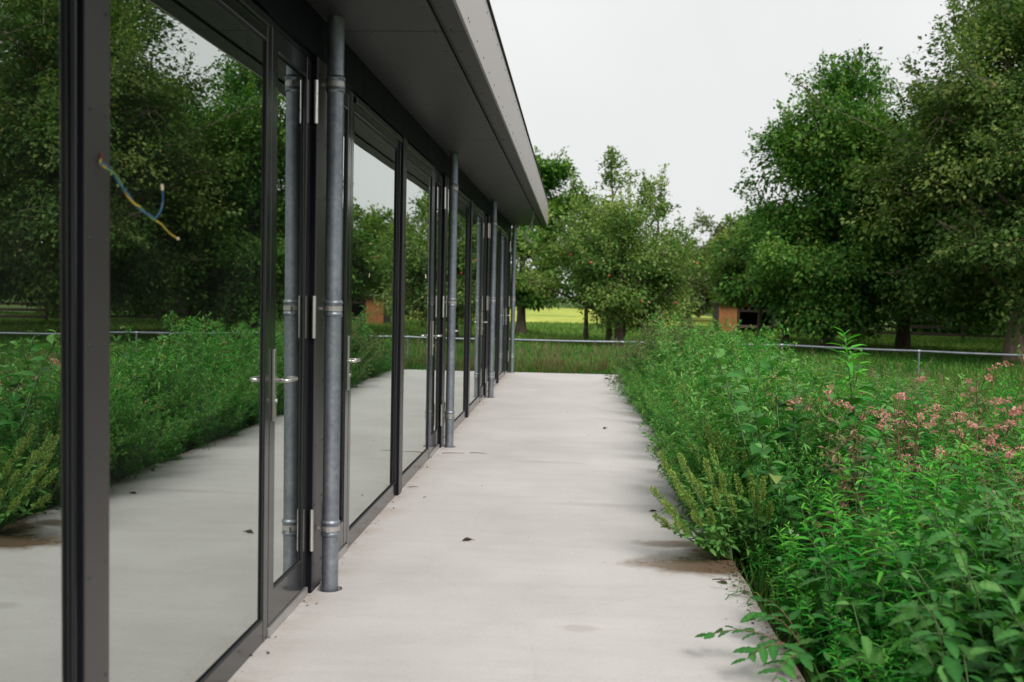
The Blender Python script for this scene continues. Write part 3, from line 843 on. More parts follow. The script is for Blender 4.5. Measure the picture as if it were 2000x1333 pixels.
    gp = gp / gl_ * np.clip(gl_ * 0.62, 0, 1.35)
    gp[:, 2] *= flat
    outw = CP.copy(); outw[:, 2] = (CP[:, 2] - (cz + H) / 2) * 0.5; outw = unit(outw + 1e-6)
    P = CP[idx] + gp * cr[idx][:, None]
    P[:, 2] -= 0.25 * np.hypot(gp[:, 0], gp[:, 1]) ** 2 * cr[idx] * 0.6
    D = unit(outw[idx] * 0.5 + gp * 0.5 + g.normal(0, 0.55, (k, 3)) + np.array([0, 0, -0.25]))
    Nn = unit(np.array([0, 0, 1.0]) + outw[idx] * 0.35 + g.normal(0, 0.5, (k, 3)))
    ctint = np.clip(g.normal(0.43, 0.14, nclump) + bough_t, 0.1, 0.8)
    T = np.clip(ctint[idx] + g.normal(0, 0.16, k), 0, 1)
    L = lsz * g.uniform(0.5, 1.5, k)
    lm.quad(P, D, Nn, L, L * g.uniform(0.55, 0.8, k), T, fold=0.10, droop=0.08)
    # leafy sprays breaking the outline
    surf = order[np.argsort(-rf[order] - 0.4 * hh[order])][:max(sprays * 2, 1)]
    for j in range(sprays + shoots):
        c = CP[g.choice(surf)]
        up = 1.2 if j >= sprays else 0.35
        d = unit(unit(c - np.array([lx(0.5), ly(0.5), cz + (H - cz) * 0.4])) * (0.35 if j >= sprays else 1.0) + np.array([0, 0, up]) + g.normal(0, 0.25, 3))
        ln = Rc * g.uniform(0.18, 0.42) * (1.25 if j >= sprays else 1)
        q = np.linspace(0, 1, 5)[:, None]
        line = c + d * ln * q + np.array([0, 0, -0.10 * ln]) * q ** 2
        tk.tube(line.tolist(), [0.016, 0.012, 0.009, 0.006, 0.003], 4, False)
        m_ = int(30 * ln / lsz * 0.16) + 10
        tt = g.uniform(0.15, 1.05, m_)[:, None]
        P2 = c + d * ln * tt + np.array([0, 0, -0.10 * ln]) * tt ** 2 + g.normal(0, lsz * 0.55, (m_, 3))
        L2 = lsz * g.uniform(0.6, 1.2, m_)
        lm.quad(P2, unit(d + g.normal(0, 0.7, (m_, 3))), unit(np.array([0, 0, 1.0]) + g.normal(0, 0.6, (m_, 3))), L2, L2 * 0.62, np.clip(g.normal(0.6, 0.16, m_), 0, 1))
    o = tk.build('trunk', M[bark], t); smooth_angle(o, 60)
    lm.build('crown', M[mat], t)
    if extra: extra(t, CP, g)
    return t

def apples(n):
    def f(t, CP, g):
        b = bmesh.new(); bmesh.ops.create_icosphere(b, subdivisions=2, radius=0.042)
        for v in b.verts:
            rr = math.hypot(v.co.x, v.co.y); v.co.z *= 0.9
            if rr < 0.02: v.co.z *= 0.78
        me = bpy.data.meshes.new('apple'); b.to_mesh(me); b.free(); me.materials.append(M['apple']); me.shade_smooth()
        low = CP[(CP[:, 1] < -0.2) & (CP[:, 2] < CP[:, 2].mean() + 0.6)]
        for k in range(n):
            c = low[g.integers(len(low))]
            o = link(bpy.data.objects.new('apple', me), t)
            o.location = (c[0] + g.normal(0, 0.3), c[1] - 0.45, c[2] - 0.1)
    return f

GX = lambda px, d: atY(px, 620, d).x
# right-hand group
tree('maple_tree', 'tall deep green tree with a pointed ragged crown beside the russet-tinged tree', 'trees beyond the railing', GX(1618, 32), 32, 9.4, 2.9, 1.3, 'spire', 0.20, 430, 200, 0.125, 'l_tree', 'bark', 21, sprays=70, clump_r=0.17)
tree('broad_tree', 'broad olive green tree with russet leaf tips and a thick forked trunk', 'trees beyond the railing', GX(1985, 28), 28, 9.8, 4.0, 2.0, 'broad', 0.26, 430, 210, 0.118, 'l_brown', 'bark_pale', 22, sprays=90, shoots=8, clump_r=0.14)
tree('linden_tree', 'dark low-branched tree standing between the pointed tree and the russet-tinged tree', 'trees beyond the railing', GX(1765, 35), 35, 8.8, 3.6, 1.7, 'round', 0.22, 260, 190, 0.135, 'l_tree', 'bark', 23, sprays=40)
tree('poplar_tree', 'very tall dark narrow-topped tree rising behind the russet-tinged tree', 'trees beyond the railing', GX(2050, 41), 41, 20.5, 5.6, 1.8, 'spire', 0.32, 520, 130, 0.19, 'l_conifer', 'bark', 24, sprays=80, clump_r=0.14)
tree('plum_tree', 'small dark tree with a slim trunk standing near the shed', 'trees beyond the railing', GX(1535, 41), 41, 5.6, 2.0, 1.5, 'round', 0.14, 130, 120, 0.14, 'l_tree', 'bark', 25, sprays=25)
tree('orchard_tree', 'olive apple tree with a leaning pale trunk in front of the shed', 'trees beyond the railing', GX(1484, 38), 38, 4.1, 1.6, 1.6, 'round', 0.11, 150, 130, 0.12, 'l_apple', 'bark_pale', 26, lean=(-0.5, 0), sprays=35)
tree('linden_tree', 'shaded tree at the far end of the railing, past the thick forked trunk', 'trees beyond the railing', 19.0, 27, 10.5, 4.4, 1.8, 'round', 0.28, 330, 140, 0.15, 'l_tree', 'bark', 27, sprays=50)
tree('broad_tree', 'tall spreading tree behind the timber fence boards', 'trees beyond the railing', 24.5, 36, 14, 5.2, 2.0, 'egg', 0.3, 330, 130, 0.18, 'l_brown', 'bark', 28, sprays=50)
# middle: the old apple tree, and the tree near the building corner
tree('apple_tree', 'bushy old apple tree with upright water shoots and a few red apples', 'trees beyond the railing', GX(1212, 32), 32, 4.35, 2.75, 1.05, 'round', 0.20, 215, 150, 0.10, 'l_apple', 'bark', 31, sprays=60, shoots=26, clump_r=0.14, extra=apples(8))
tree('pear_tree', 'slender upright tree with a thin open top growing behind the bushy apple tree', 'trees beyond the railing', GX(1190, 34.5), 34.5, 6.6, 1.0, 2.0, 'round', 0.10, 110, 44, 0.125, 'l_apple', 'bark', 32, sprays=14, shoots=14, clump_r=0.22)
tree('pear_tree', 'thin pale-leaved tree leaning away from the slender upright tree', 'trees beyond the railing', GX(1145, 36), 36, 6.1, 0.9, 2.2, 'round', 0.08, 90, 42, 0.125, 'l_apple', 'bark', 36, lean=(-0.5, 0), sprays=10, shoots=12, clump_r=0.25)
tree('pear_tree', 'open-topped tree with bare twigs standing between the apple tree and the shed', 'trees beyond the railing', GX(1278, 35), 35, 5.8, 1.25, 1.8, 'egg', 0.11, 80, 52, 0.125, 'l_apple', 'bark', 33, sprays=14, shoots=22, clump_r=0.2)
tree('linden_tree', 'deep green tree with a straight trunk seen past the pavilion corner', 'trees beyond the railing', GX(1018, 40), 40, 7.3, 2.1, 1.9, 'round', 0.19, 200, 150, 0.15, 'l_tree', 'bark', 34, sprays=50, shoots=8)
tree('linden_tree', 'dark green tree standing behind the pavilion', 'trees beyond the railing', GX(900, 44), 44, 8.0, 3.2, 1.8, 'round', 0.22, 180, 130, 0.16, 'l_tree', 'bark', 35, sprays=30)
# distance
far = [(1398, 70, 7.2, 2.9, 'l_pale', 'pale soft willow crown in the distance behind the shed'), (1345, 78, 6.3, 3.0, 'l_pale', 'low pale willow in the distance right of the apple tree'),
       (1450, 62, 6.6, 2.6, 'l_apple', 'distant olive tree rising over the shed roof')]
for i, (px, d, H, Rc, mat, lab) in enumerate(far):
    tree('willow_tree', lab, 'distant trees', GX(px, d), d, H, Rc, 0.8, 'round', 0.2, 120, 110, 0.24, mat, 'bark', 50 + i, sprays=20)
rr = random.Random(9)
xs_ = [-26, -17, -9, 2, 9, 16, 24, 33, 43, 54, 66]
for i, x0 in enumerate(xs_):
    tree('hedgerow_tree', 'distant hedgerow tree at the far edge of the yellow field', 'hedgerow trees', x0 * 1.25 + rr.uniform(-2, 2), 124 + rr.uniform(-4, 8), rr.uniform(6.0, 8.5), rr.uniform(4.4, 6.0), 0.3, 'round', 0.3, 90, 70, 0.45, 'l_apple' if i % 3 else 'l_tree', 'bark', 70 + i, sprays=0, clump_r=0.2)
for i, (x0, y0) in enumerate(((19, 52), (25, 55), (32, 53), (39, 56), (14.5, 58), (46, 50))):
    tree('hedgerow_tree', 'shaded thicket tree beyond the timber fence', 'thicket trees', x0, y0, rr.uniform(6, 9), rr.uniform(3.0, 3.8), 0.2, 'round', 0.2, 110, 110, 0.24, 'l_conifer' if i % 2 else 'l_tree', 'bark', 90 + i, sprays=15)

# ================================================================== WEEDS
def curve(base, d0, H, bend, n=7, g=None, wob=0.02):
    """a stem: starts along d0 and bends towards bend; n points"""
    q = np.linspace(0, 1, n)[:, None]
    p = np.asarray(base) + np.asarray(d0) * H * q + np.asarray(bend) * H * q ** 2
    if g is not None: p[1:] += g.normal(0, wob * H, (n - 1, 3)) * q[1:]
    return p
def along(line, t):
    n = len(line) - 1
    x = np.clip(t, 0, 1) * n; i = np.minimum(x.astype(int), n - 1); f = (x - i)[:, None]
    return line[i] * (1 - f) + line[i + 1] * f, unit(line[i + 1] - line[i])

def feathery(seed, H=1.0, seedy=0.0, nst=9, spread=0.42, mat='w_feather', seedmat='w_spike'):
    g = np.random.default_rng(seed); st, lf, sd = LM(), LM(), LM()
    for k in range(nst):
        a = g.uniform(0, 6.28); tl = g.uniform(0.05, spread)
        b = np.array([math.cos(a), math.sin(a), 0]) * g.uniform(0, 0.10)
        d = np.array([math.cos(a) * tl, math.sin(a) * tl, 1.0])
        h = H * g.uniform(0.72, 1.05)
        ln = curve(b, d, h, np.array([math.cos(a), math.sin(a), -0.3]) * 0.10, 7, g, 0.012)
        st.tubes(ln, np.linspace(0.006, 0.0015, 7).tolist(), 4)
        nb = 24
        ct = g.normal(0.5, 0.10)
        for t in np.linspace(0.16, 0.99, nb):
            p, dd = along(ln, np.array([t])); p = p[0]; dd = dd[0]
            bl = H * (0.05 + 0.20 * (1 - t) ** 0.7) * g.uniform(0.6, 1.2)
            az = g.uniform(0, 6.28)
            bd = unit(np.array([math.cos(az), math.sin(az), g.uniform(0.35, 0.9)]) + dd * 0.3)
            bl2 = curve(p, bd, bl, np.array([0, 0, -0.15]), 4)
            st.tubes(bl2, [0.0022, 0.0018, 0.0014, 0.001], 3)
            m = int(7 + 9 * (1 - t))
            tt = np.sort(g.uniform(0.1, 1.0, m))
            q, qd = along(bl2, tt)
            D = unit(qd * 0.7 + g.normal(0, 0.55, (m, 3)) + np.array([0, 0, 0.1]))
            L = g.uniform(0.036, 0.080, m) * (1.15 - 0.45 * t)
            lf.quad(q, D, unit(np.array([0, 0, 1.0]) + g.normal(0, 0.5, (m, 3))), L, L * g.uniform(0.17, 0.30, m), np.clip(ct + 0.22 * (t - 0.5) + g.normal(0, 0.15, m), 0, 1), droop=0.2)
            if t > 0.6 and g.uniform() < 0.45 + seedy:
                m2 = int(6 + 16 * seedy)
                q, qd = along(bl2, g.uniform(0.3, 1.05, m2))
                L = g.uniform(0.010, 0.020, m2)
                sd.quad(q + g.normal(0, 0.008, (m2, 3)), unit(g.normal(0, 1, (m2, 3)) + np.array([0, 0, 0.6])), unit(g.normal(0, 1, (m2, 3))), L, L * 0.7, g.uniform(0, 1, m2))
    return [('stems', st.mesh('stems', M['stem_green'])), ('foliage', lf.mesh('foliage', M[mat])), ('seed_heads', sd.mesh('seed_heads', M[seedmat]))]

def lance(seed, H=0.95, nst=5, spread=0.34, nleaf=40, LL=0.155, WW=0.165, mat='w_lance', flowers=None, nf=3, stem='stem_green'):
    g = np.random.default_rng(seed); st, lf, fl = LM(), LM(), LM()
    for k in range(nst):
        a = g.uniform(0, 6.28); tl = g.uniform(0.03, spread)
        b = np.array([math.cos(a), math.sin(a), 0]) * g.uniform(0, 0.12)
        h = H * g.uniform(0.70, 1.06)
        ln = curve(b, np.array([math.cos(a) * tl, math.sin(a) * tl, 1.0]), h, np.array([math.cos(a), math.sin(a), -0.2]) * 0.08, 7, g, 0.012)
        st.tubes(ln, np.linspace(0.0065, 0.002, 7).tolist(), 5)
        n = int(nleaf * g.uniform(0.8, 1.2))
        t = np.linspace(0.12, 1.0, n) ** 0.85
        p, dd = along(ln, t)
        az = np.arange(n) * 2.4 + g.uniform(0, 6)
        up = np.interp(t, [0, 0.8, 1.0], [0.15, 0.35, 0.95])
        D = unit(np.stack([np.cos(az), np.sin(az), up], 1) + g.normal(0, 0.15, (n, 3)))
        L = LL * np.interp(t, [0, 0.3, 0.85, 1.0], [0.75, 1.0, 0.85, 0.42]) * g.uniform(0.75, 1.2, n)
        ct = g.normal(0.42, 0.10)
        T = np.clip(ct + np.interp(t, [0.5, 1.0], [-0.10, 0.34]) + g.normal(0, 0.10, n), 0, 1)
        lf.blade(p, D, unit(np.array([0, 0, 1.0]) + g.normal(0, 0.25, (n, 3))), L, L * WW * g.uniform(0.8, 1.25, n), T, droop=0.34)
        if flowers:
            for j in range(nf + int(g.integers(0, 2))):
                p0, d0 = along(ln, np.array([g.uniform(0.72, 1.0)])); p0, d0 = p0[0], d0[0]
                az = g.uniform(0, 6.28)
                dd = unit(np.array([math.cos(az) * 0.5, math.sin(az) * 0.5, 1.0]))
                ped = curve(p0, dd, g.uniform(0.06, 0.16), np.array([math.cos(az), math.sin(az), -0.6]) * 0.35, 5)
                st.tubes(ped, [0.002] * 5, 3)
                sp = curve(ped[-1], unit(ped[-1] - ped[-2]), g.uniform(0.045, 0.085), np.array([math.cos(az) * 0.5, math.sin(az) * 0.5, -0.75]), 5)
                m = 60
                tt = g.uniform(0, 1, m); q, qd = along(sp, tt)
                rad = 0.0105 * np.sin(np.pi * np.clip(tt * 0.9 + 0.1, 0, 1)) + 0.002
                off_ = unit(g.normal(0, 1, (m, 3)))
                L = g.uniform(0.009, 0.015, m)
                fl.quad(q + off_ * rad[:, None], unit(off_ + qd * 0.5), unit(g.normal(0, 1, (m, 3))), L, L * 0.75, np.clip(g.normal(0.5, 0.25, m), 0, 1))
    parts = [('stems', st.mesh('stems', M[stem])), ('foliage', lf.mesh('foliage', M[mat]))]
    if flowers: parts.append(('flower_spikes', fl.mesh('flower_spikes', M[flowers])))
    return parts

def grass_tuft(seed, H=0.5, n=46, spread=0.6, W=0.008, mat='w_grass', heads=0):
    g = np.random.default_rng(seed); lf = LM(); sd = LM()
    a = g.uniform(0, 6.28, n); tl = g.uniform(0.05, spread, n)
    P = np.stack([np.cos(a) * g.uniform(0, 0.07, n), np.sin(a) * g.uniform(0, 0.07, n), np.zeros(n)], 1)
    D = np.stack([np.cos(a) * tl, np.sin(a) * tl, np.ones(n)], 1)
    S = np.stack([np.cos(a), np.sin(a), np.full(n, 0.2)], 1)
    lf.blade(P, D, S, H * g.uniform(0.5, 1.1, n), W * g.uniform(0.7, 1.3, n), np.clip(g.normal(0.5, 0.2, n), 0, 1), droop=g.uniform(0.1, 0.5))
    parts = [('blades', lf.mesh('blades', M[mat]))]
    if heads:
        for k in range(heads):
            aa = g.uniform(0, 6.28); ln = curve((0, 0, 0), (math.cos(aa) * 0.2, math.sin(aa) * 0.2, 1), H * g.uniform(1.0, 1.5), (math.cos(aa) * 0.15, math.sin(aa) * 0.15, -0.05), 5)
            sd.tubes(ln, [0.002, 0.002, 0.0015, 0.0012, 0.001], 3)
            m = 60; q, qd = along(ln, g.uniform(0.72, 1.0, m)); L = g.uniform(0.008, 0.018, m)
            sd.quad(q + g.normal(0, 0.012, (m, 3)), unit(qd + g.normal(0, 0.5, (m, 3))), unit(g.normal(0, 1, (m, 3))), L, L * 0.4, g.uniform(0.2, 1, m))
        parts.append(('seed_heads', sd.mesh('seed_heads', M['w_seed'])))
    return parts

def ovate(L=1.0, W=0.62, teeth=9, mat='w_nettle', fold=0.10, droop=0.22, tint=0.5, seed=0):
    """a broad serrated leaf lying along +X, about 40 triangles"""
    lm = LM(); g = np.random.default_rng(seed)
    V, F, T = [], [], []
    n = teeth
    for i in range(n + 1):
        t = i / n
        wv = W * 0.5 * 1.62 * t ** 0.55 * (1 - t) ** 0.80 / 0.92 if 0 < t < 1 else 0.012 * (1 - t)
        if i % 2 and t < 1: wv *= 0.86
        z = -droop * t * t + 0.02 * math.sin(i * 2.1)
        zz = z + fold * wv * 2
        V += [(t, wv, zz), (t, 0, z), (t, -wv, zz)]
        T += [tint - 0.06 + g.normal(0, 0.05), tint + 0.14, tint - 0.06 + g.normal(0, 0.05)]
    for i in range(n):
        a = i * 3; b = a + 3
        F += [(a, a + 1, b + 1), (a, b + 1, b), (a + 1, a + 2, b + 2), (a + 1, b + 2, b + 1)]
    V = np.array(V) * L
    lm._add(V, np.array(F), np.array(T))
    return lm.mesh('leaf', M[mat])

RNG = random.Random(17)
def place_tree_of(parts, name, label, cat, group, x, y, z, rz, sc_, tilt=(0, 0)):
    e = empty(name, (x, y, z))
    lean_ = -max(0.0, 1.40 - x) * RNG.uniform(0.1, 1.15) if (x > 0.9 and 6.2 < y < 18.6) else 0.0      # edge plants lean out over the slab
    e.rotation_euler = (Matrix.Rotation(lean_ + tilt[1], 3, 'Y') @ Matrix.Rotation(tilt[0], 3, 'X') @ Matrix.Rotation(rz, 3, 'Z')).to_euler(); e.scale = (sc_, sc_, sc_)
    tag(e, label, cat, group)
    for (pn, me) in parts:
        o = bpy.data.objects.new(pn, me); link(o, e)
        if pn in ('foliage', 'blades', 'seed_heads', 'flower_spikes', 'stems'): o['kind'] = 'stuff'
    return e

ZB = GZ + 0.07
V_feather = [feathery(100 + i, 1.0) for i in range(4)]
V_seedy = [feathery(120 + i, 0.9, seedy=0.5, seedmat='w_seed', mat='w_persi') for i in range(2)]
V_lance = [lance(140 + i) for i in range(4)]
V_persi = [lance(160 + i, H=0.85, nst=7, spread=0.45, nleaf=26, LL=0.105, WW=0.24, mat='w_persi', flowers='w_pink', nf=1, stem='stem_red') for i in range(3)]
V_broad = [lance(200 + i, H=0.85, nst=6, spread=0.5, nleaf=26, LL=0.12, WW=0.55, mat='w_nettle') for i in range(3)]
V_tuft = [grass_tuft(180 + i, 0.5) for i in range(3)]
V_tall = [grass_tuft(190 + i, 0.62, 40, 0.4, 0.007, 'w_drygrass', 5) for i in range(3)]

placed = []
def free(x, y, dmin):
    for (a, b2, d) in placed:
        if (a - x) ** 2 + (b2 - y) ** 2 < (dmin * 0.5 + d * 0.5) ** 2: return False
    return True
def inview(x, y):
    return x < 0.50 * y + 1.3
def scatter(n, xr, yr, dmin, cond, put, tries=4000):
    k = 0
    for _ in range(tries):
        if k >= n: break
        y = RNG.uniform(*yr); x = RNG.uniform(*xr)
        if not inview(x, y) or not cond(x, y) or not free(x, y, dmin): continue
        placed.append((x, y, dmin)); put(x, y); k += 1
    return k
def rise(x, e=0.55, lo=0.45):
    """plants grow taller away from the slab edge"""
    return lo + (1 - lo) * min(1, max(0, (x - 0.95) / e))
def hcap(x, y):
    """height of the growth: it sinks towards the railing on the open right-hand side"""
    k = np.interp(x / y, [0.05, 0.09, 0.13, 0.16, 0.19, 0.22, 0.35, 0.45, 0.6], [0.030, 0.022, 0.030, 0.042, 0.053, 0.060, 0.071, 0.077, 0.082])
    mound = 0.22 * math.sin(1.9 * x + 0.8 * y) * math.sin(1.15 * y - 0.7 * x + 1.0) + 0.10 * math.sin(4.1 * x + 2.3 * y)
    if y > 8.5: mound *= 0.45
    return max(0.30, min(1.28, 1.45 - k * y - ZB + 0.02) * (1.0 + mound))
def where(x, y):
    a = 'hugging the slab edge' if x < 1.55 else 'in the middle of the bed' if x < 3.0 else 'deep in the bed'
    b = 'near the wet stain' if y < 8 else 'halfway along the slab' if y < 13.5 else 'towards the railing'
    return a + ' ' + b
def putter(vars_, name, label, cat, group, rel, H0=1.0, zone=True):
    """rel: share of the local growth height this kind reaches; H0: height of the mesh"""
    def put(x, y):
        h = rel(x, y) * RNG.uniform(0.72, 1.12) * (hcap(x, y) / H0)
        lab = label + (' ' + where(x, y) if zone else '')
        grp = group + (', ' + where(x, y) if zone else '')
        place_tree_of(RNG.choice(vars_), name, lab, cat, grp, x, y, ZB, RNG.uniform(0, 6.28), h, (RNG.uniform(-0.07, 0.07), RNG.uniform(-0.07, 0.07)))
    return put
full = lambda x, y: rise(x, 0.6, 0.5)
scatter(16, (1.0, 1.75), (14.2, 18.8), 0.40, lambda x, y: True, putter(V_seedy, 'seeding_weed', 'brownish seeding weed clump leaning over the slab edge near the railing', 'weed', 'seeding weeds', lambda x, y: 1.0 * rise(x, 0.5, 0.7), 0.92, False))
scatter(36, (1.3, 6.0), (5.2, 18.5), 0.46, lambda x, y: 0.13 < x / y < 0.40, putter(V_broad, 'leafy_weed', 'dark broad-leaved clump', 'weed', 'leafy clumps', lambda x, y: 0.96, 0.9))
scatter(28, (2.0, 5.6), (5.0, 12.5), 0.52, lambda x, y: x / y > 0.275, putter(V_persi, 'pink_persicaria', 'weed with pink flower spikes', 'weed', 'pink-flowered weeds', lambda x, y: 1.12, 1.08))
scatter(4, (1.6, 2.4), (6.0, 8.0), 0.5, lambda x, y: True, putter(V_persi, 'pink_persicaria', 'weed with pink flower spikes', 'weed', 'pink-flowered weeds', lambda x, y: 1.05, 1.08))
scatter(60, (1.25, 3.6), (3.9, 6.6), 0.28, lambda x, y: 0.22 < x / y < 0.50, putter(V_lance, 'lance_leaved_weed', 'bright lance-leaved weed', 'weed', 'lance-leaved weeds', lambda x, y: 0.86 * rise(x, 0.8, 0.55), 1.0))
scatter(70, (1.5, 8.0), (5.6, 19.0), 0.36, lambda x, y: 0.14 < x / y < 0.47, putter(V_lance, 'lance_leaved_weed', 'bright lance-leaved weed', 'weed', 'lance-leaved weeds', lambda x, y: 1.0, 1.0))
scatter(150, (1.05, 4.6), (6.2, 19.2), 0.31, lambda x, y: x / y < 0.26, putter(V_feather, 'feathery_weed', 'feathery weed clump', 'weed', 'feathery weeds', full, 1.02))
scatter(90, (0.99, 1.36), (5.9, 18.4), 0.15, lambda x, y: True, putter(V_feather + V_broad[:1], 'edge_weed', 'low bushy weed', 'weed', 'low edge weeds', lambda x, y: 0.48 + 0.35 * (x - 0.99), 1.0))
scatter(22, (1.06, 1.35), (2.9, 5.9), 0.16, lambda x, y: True, putter(V_lance, 'edge_weed', 'low leafy weed', 'weed', 'low edge weeds', lambda x, y: 0.30, 1.0))
scatter(150, (2.2, 10.5), (9.5, 20.6), 0.34, lambda x, y: x / y > 0.24, putter(V_tall, 'tall_grass', 'tuft of tall seeding grass', 'grass', 'tall grass tufts', lambda x, y: 0.95, 0.72))
scatter(110, (-2.4, 3.5), (19.15, 21.9), 0.20, lambda x, y: True, putter(V_tall, 'tall_grass', 'tuft of tall seeding grass between the slab end and the railing', 'grass', 'grass tufts past the slab end', lambda x, y: 0.62 / hcap(x, y), 0.8, False))
scatter(90, (0.97, 1.5), (2.6, 18.5), 0.16, lambda x, y: True, putter(V_tuft, 'grass_tuft', 'short green grass tuft growing along the slab edge', 'grass', 'grass tufts along the slab', lambda x, y: 0.36 / hcap(x, y), 0.5, False))

# broad-leaved weeds in front: every leaf a piece of its own
LEAVES = [ovate(0.112, 0.68, 12, tint=0.26 + 0.16 * i, seed=i, droop=0.16 + 0.12 * i, fold=0.08 + 0.06 * i) for i in range(3)]
def broadleaf(x, y, H, seed, label, nst=4, spread=0.4, size=1.0, z=ZB):
    g = np.random.default_rng(seed)
    e = empty('broadleaf_weed', (x, y, z)); tag(e, label, 'weed', 'broad-leaved weeds')
    st = LM()
    for k in range(nst):
        a = g.uniform(0, 6.28); tl = g.uniform(0.08, spread)
        ln = curve((math.cos(a) * 0.05, math.sin(a) * 0.05, 0), (math.cos(a) * tl, math.sin(a) * tl, 1), H * g.uniform(0.7, 1.05), (math.cos(a) * 0.15, math.sin(a) * 0.15, -0.06), 7, g, 0.015)
        st.tubes(ln, np.linspace(0.005, 0.002, 7).tolist(), 5)
        nn = max(4, int(H / 0.085))
        for j in range(nn):
            t = 0.2 + 0.8 * j / (nn - 1)
            p, d = along(ln, np.array([t])); p = p[0]
            s0 = size * np.interp(t, [0.2, 0.6, 0.9, 1.0], [0.75, 1.05, 0.8, 0.45]) * g.uniform(0.8, 1.2)
            for q in (0, 1):
                az = j * 1.57 + q * math.pi + g.normal(0, 0.25)
                el = np.interp(t, [0, 0.9, 1], [0.20, 0.10, -0.35]) + g.normal(0, 0.28)
                pl = 0.035 * s0
                b = p + np.array([math.cos(az), math.sin(az), 0.2]) * pl
                st.tubes(np.array([p, b]), [0.0018, 0.0013], 3)
                o = bpy.data.objects.new('leaf', LEAVES[g.integers(3)]); link(o, e)
                o.location = b.tolist(); o.rotation_euler = (g.normal(0, 0.38), el, az); o.scale = (s0, s0, s0)
    o = st.build('stems', M['stem_green'], e); o['kind'] = 'stuff'
BL = 'dark green broad-leaved weed with serrated leaves in front of the lance-leaved weeds'
bl_spots = []
for _ in range(3000):
    if len(bl_spots) >= 70: break
    y = RNG.uniform(2.15, 4.6); x = RNG.uniform(1.06, 2.5)
    if not (0.255 < x / y < 0.62) or math.hypot(x, y) < 2.25: continue
    if any((a - x) ** 2 + (b2 - y) ** 2 < 0.175 ** 2 for a, b2 in bl_spots): continue
    bl_spots.append((x, y))
for i, (x, y) in enumerate(bl_spots):
    BL = 'broad-leaved serrated weed ' + ('at the slab edge' if x < 1.3 else 'a step back from the slab edge' if x < 1.75 else 'deep in the bed') + (' beside the creeping weed' if y < 3.4 else ' in front of the lance-leaved weeds')
    broadleaf(x, y, (0.28 + 0.60 * min(1, max(0, (x - 1.0) / 0.7))) * RNG.uniform(0.85, 1.15), 300 + i, BL, nst=4 if x > 1.3 else 3)
broadleaf(1.32, 2.42, 1.22, 390, 'tallest broad-leaved weed with large leaves standing above the other broad-leaved weeds', nst=3, spread=0.16, size=1.25)
# one creeping over the slab edge
def creeper():
    e = empty('creeping_weed', (0.95, 3.95, 0)); tag(e, 'low weed sprawling onto the slab edge with dark pointed leaves', 'weed')
    st = LM(); g = np.random.default_rng(77)
    for k, (dx, dy, L) in enumerate(((-0.42, 0.02, 1), (-0.30, -0.22, 1), (-0.18, 0.30, 1), (-0.25, -0.45, 1), (-0.12, 0.55, 1))):
        q = np.linspace(0, 1, 7)[:, None]
        ln = np.concatenate([0.02 + dx * q, dy * q, 0.0 + 0.30 * q * (1 - q) + 0.10 * q], 1)
        st.tubes(ln, np.linspace(0.004, 0.0015, 7).tolist(), 5)
        for j in range(11):
            t = 0.25 + 0.75 * j / 10
            p, d = along(ln, np.array([t])); p = p[0]
            az = math.atan2(dy, dx) + (0.9 if j % 2 else -0.9) + g.normal(0, 0.3)
            o = bpy.data.objects.new('leaf', LEAVES[g.integers(2)]); link(o, e)
            s0 = g.uniform(0.55, 0.85)
            o.location = p.tolist(); o.rotation_euler = (g.normal(0, 0.3), g.normal(0.05, 0.2), az); o.scale = (s0, s0, s0)
    o = st.build('stems', M['stem_red'], e); o['kind'] = 'stuff'
creeper()

# amaranth with olive spikes sprawling over the slab
AM_LEAF = [ovate(0.072, 0.56, 6, mat='w_amaranth', tint=0.45 + 0.15 * i, seed=20 + i, droop=0.15) for i in range(2)]
def amaranth(x, y, z, tips, seed, label):
    e = empty('amaranth_plant', (x, y, z)); tag(e, label, 'weed', 'amaranth plants')
    g = np.random.default_rng(seed); st = LM()
    base = Vector((x, y, z))
    for tip in tips:
        tp = np.array(Vector(tip) - base)
        mid = tp * 0.55 + np.array([0, 0, -0.10 * np.linalg.norm(tp[:2])])
        q = np.linspace(0, 1, 9)[:, None]
        ln = 2 * q * (1 - q) * mid + q * q * tp
        st.tubes(ln, np.linspace(0.0055, 0.002, 9).tolist(), 5)
        sp = LM(); m = 210
        t = g.uniform(0.78, 1.03, m); pq, dq = along(ln, np.clip(t, 0, 1))
        ax = unit(ln[-1] - ln[-2]); pq = pq + ax * np.clip(t - 1, 0, 1)[:, None] * np.linalg.norm(tp)
        rad = 0.0125 * np.sin(np.pi * np.clip((t - 0.75) / 0.31, 0, 1)) ** 0.7 + 0.001
        of = unit(g.normal(0, 1, (m, 3))); L = g.uniform(0.010, 0.018, m)
        sp.quad(pq + of * rad[:, None], unit(of + dq * 0.9), unit(g.normal(0, 1, (m, 3))), L, L * 0.6, np.clip(g.normal(0.5, 0.22, m), 0, 1))
        o = sp.build('flower_spike', M['w_spike'], e)
        for j in range(20):
            t = np.array([0.18 + 0.034 * j]); p, d = along(ln, t)
            o = bpy.data.objects.new('leaf', AM_LEAF[g.integers(2)]); link(o, e)
            s0 = g.uniform(0.6, 1.1)
            o.location = p[0].tolist(); o.rotation_euler = (g.normal(0, 0.4), g.normal(-0.05, 0.35), g.uniform(0, 6.28)); o.scale = (s0, s0, s0)
    o = st.build('stems', M['stem_green'], e); o['kind'] = 'stuff'
def tipset(lst): return [tuple(atY(px, py, Y)) for px, py, Y in lst]
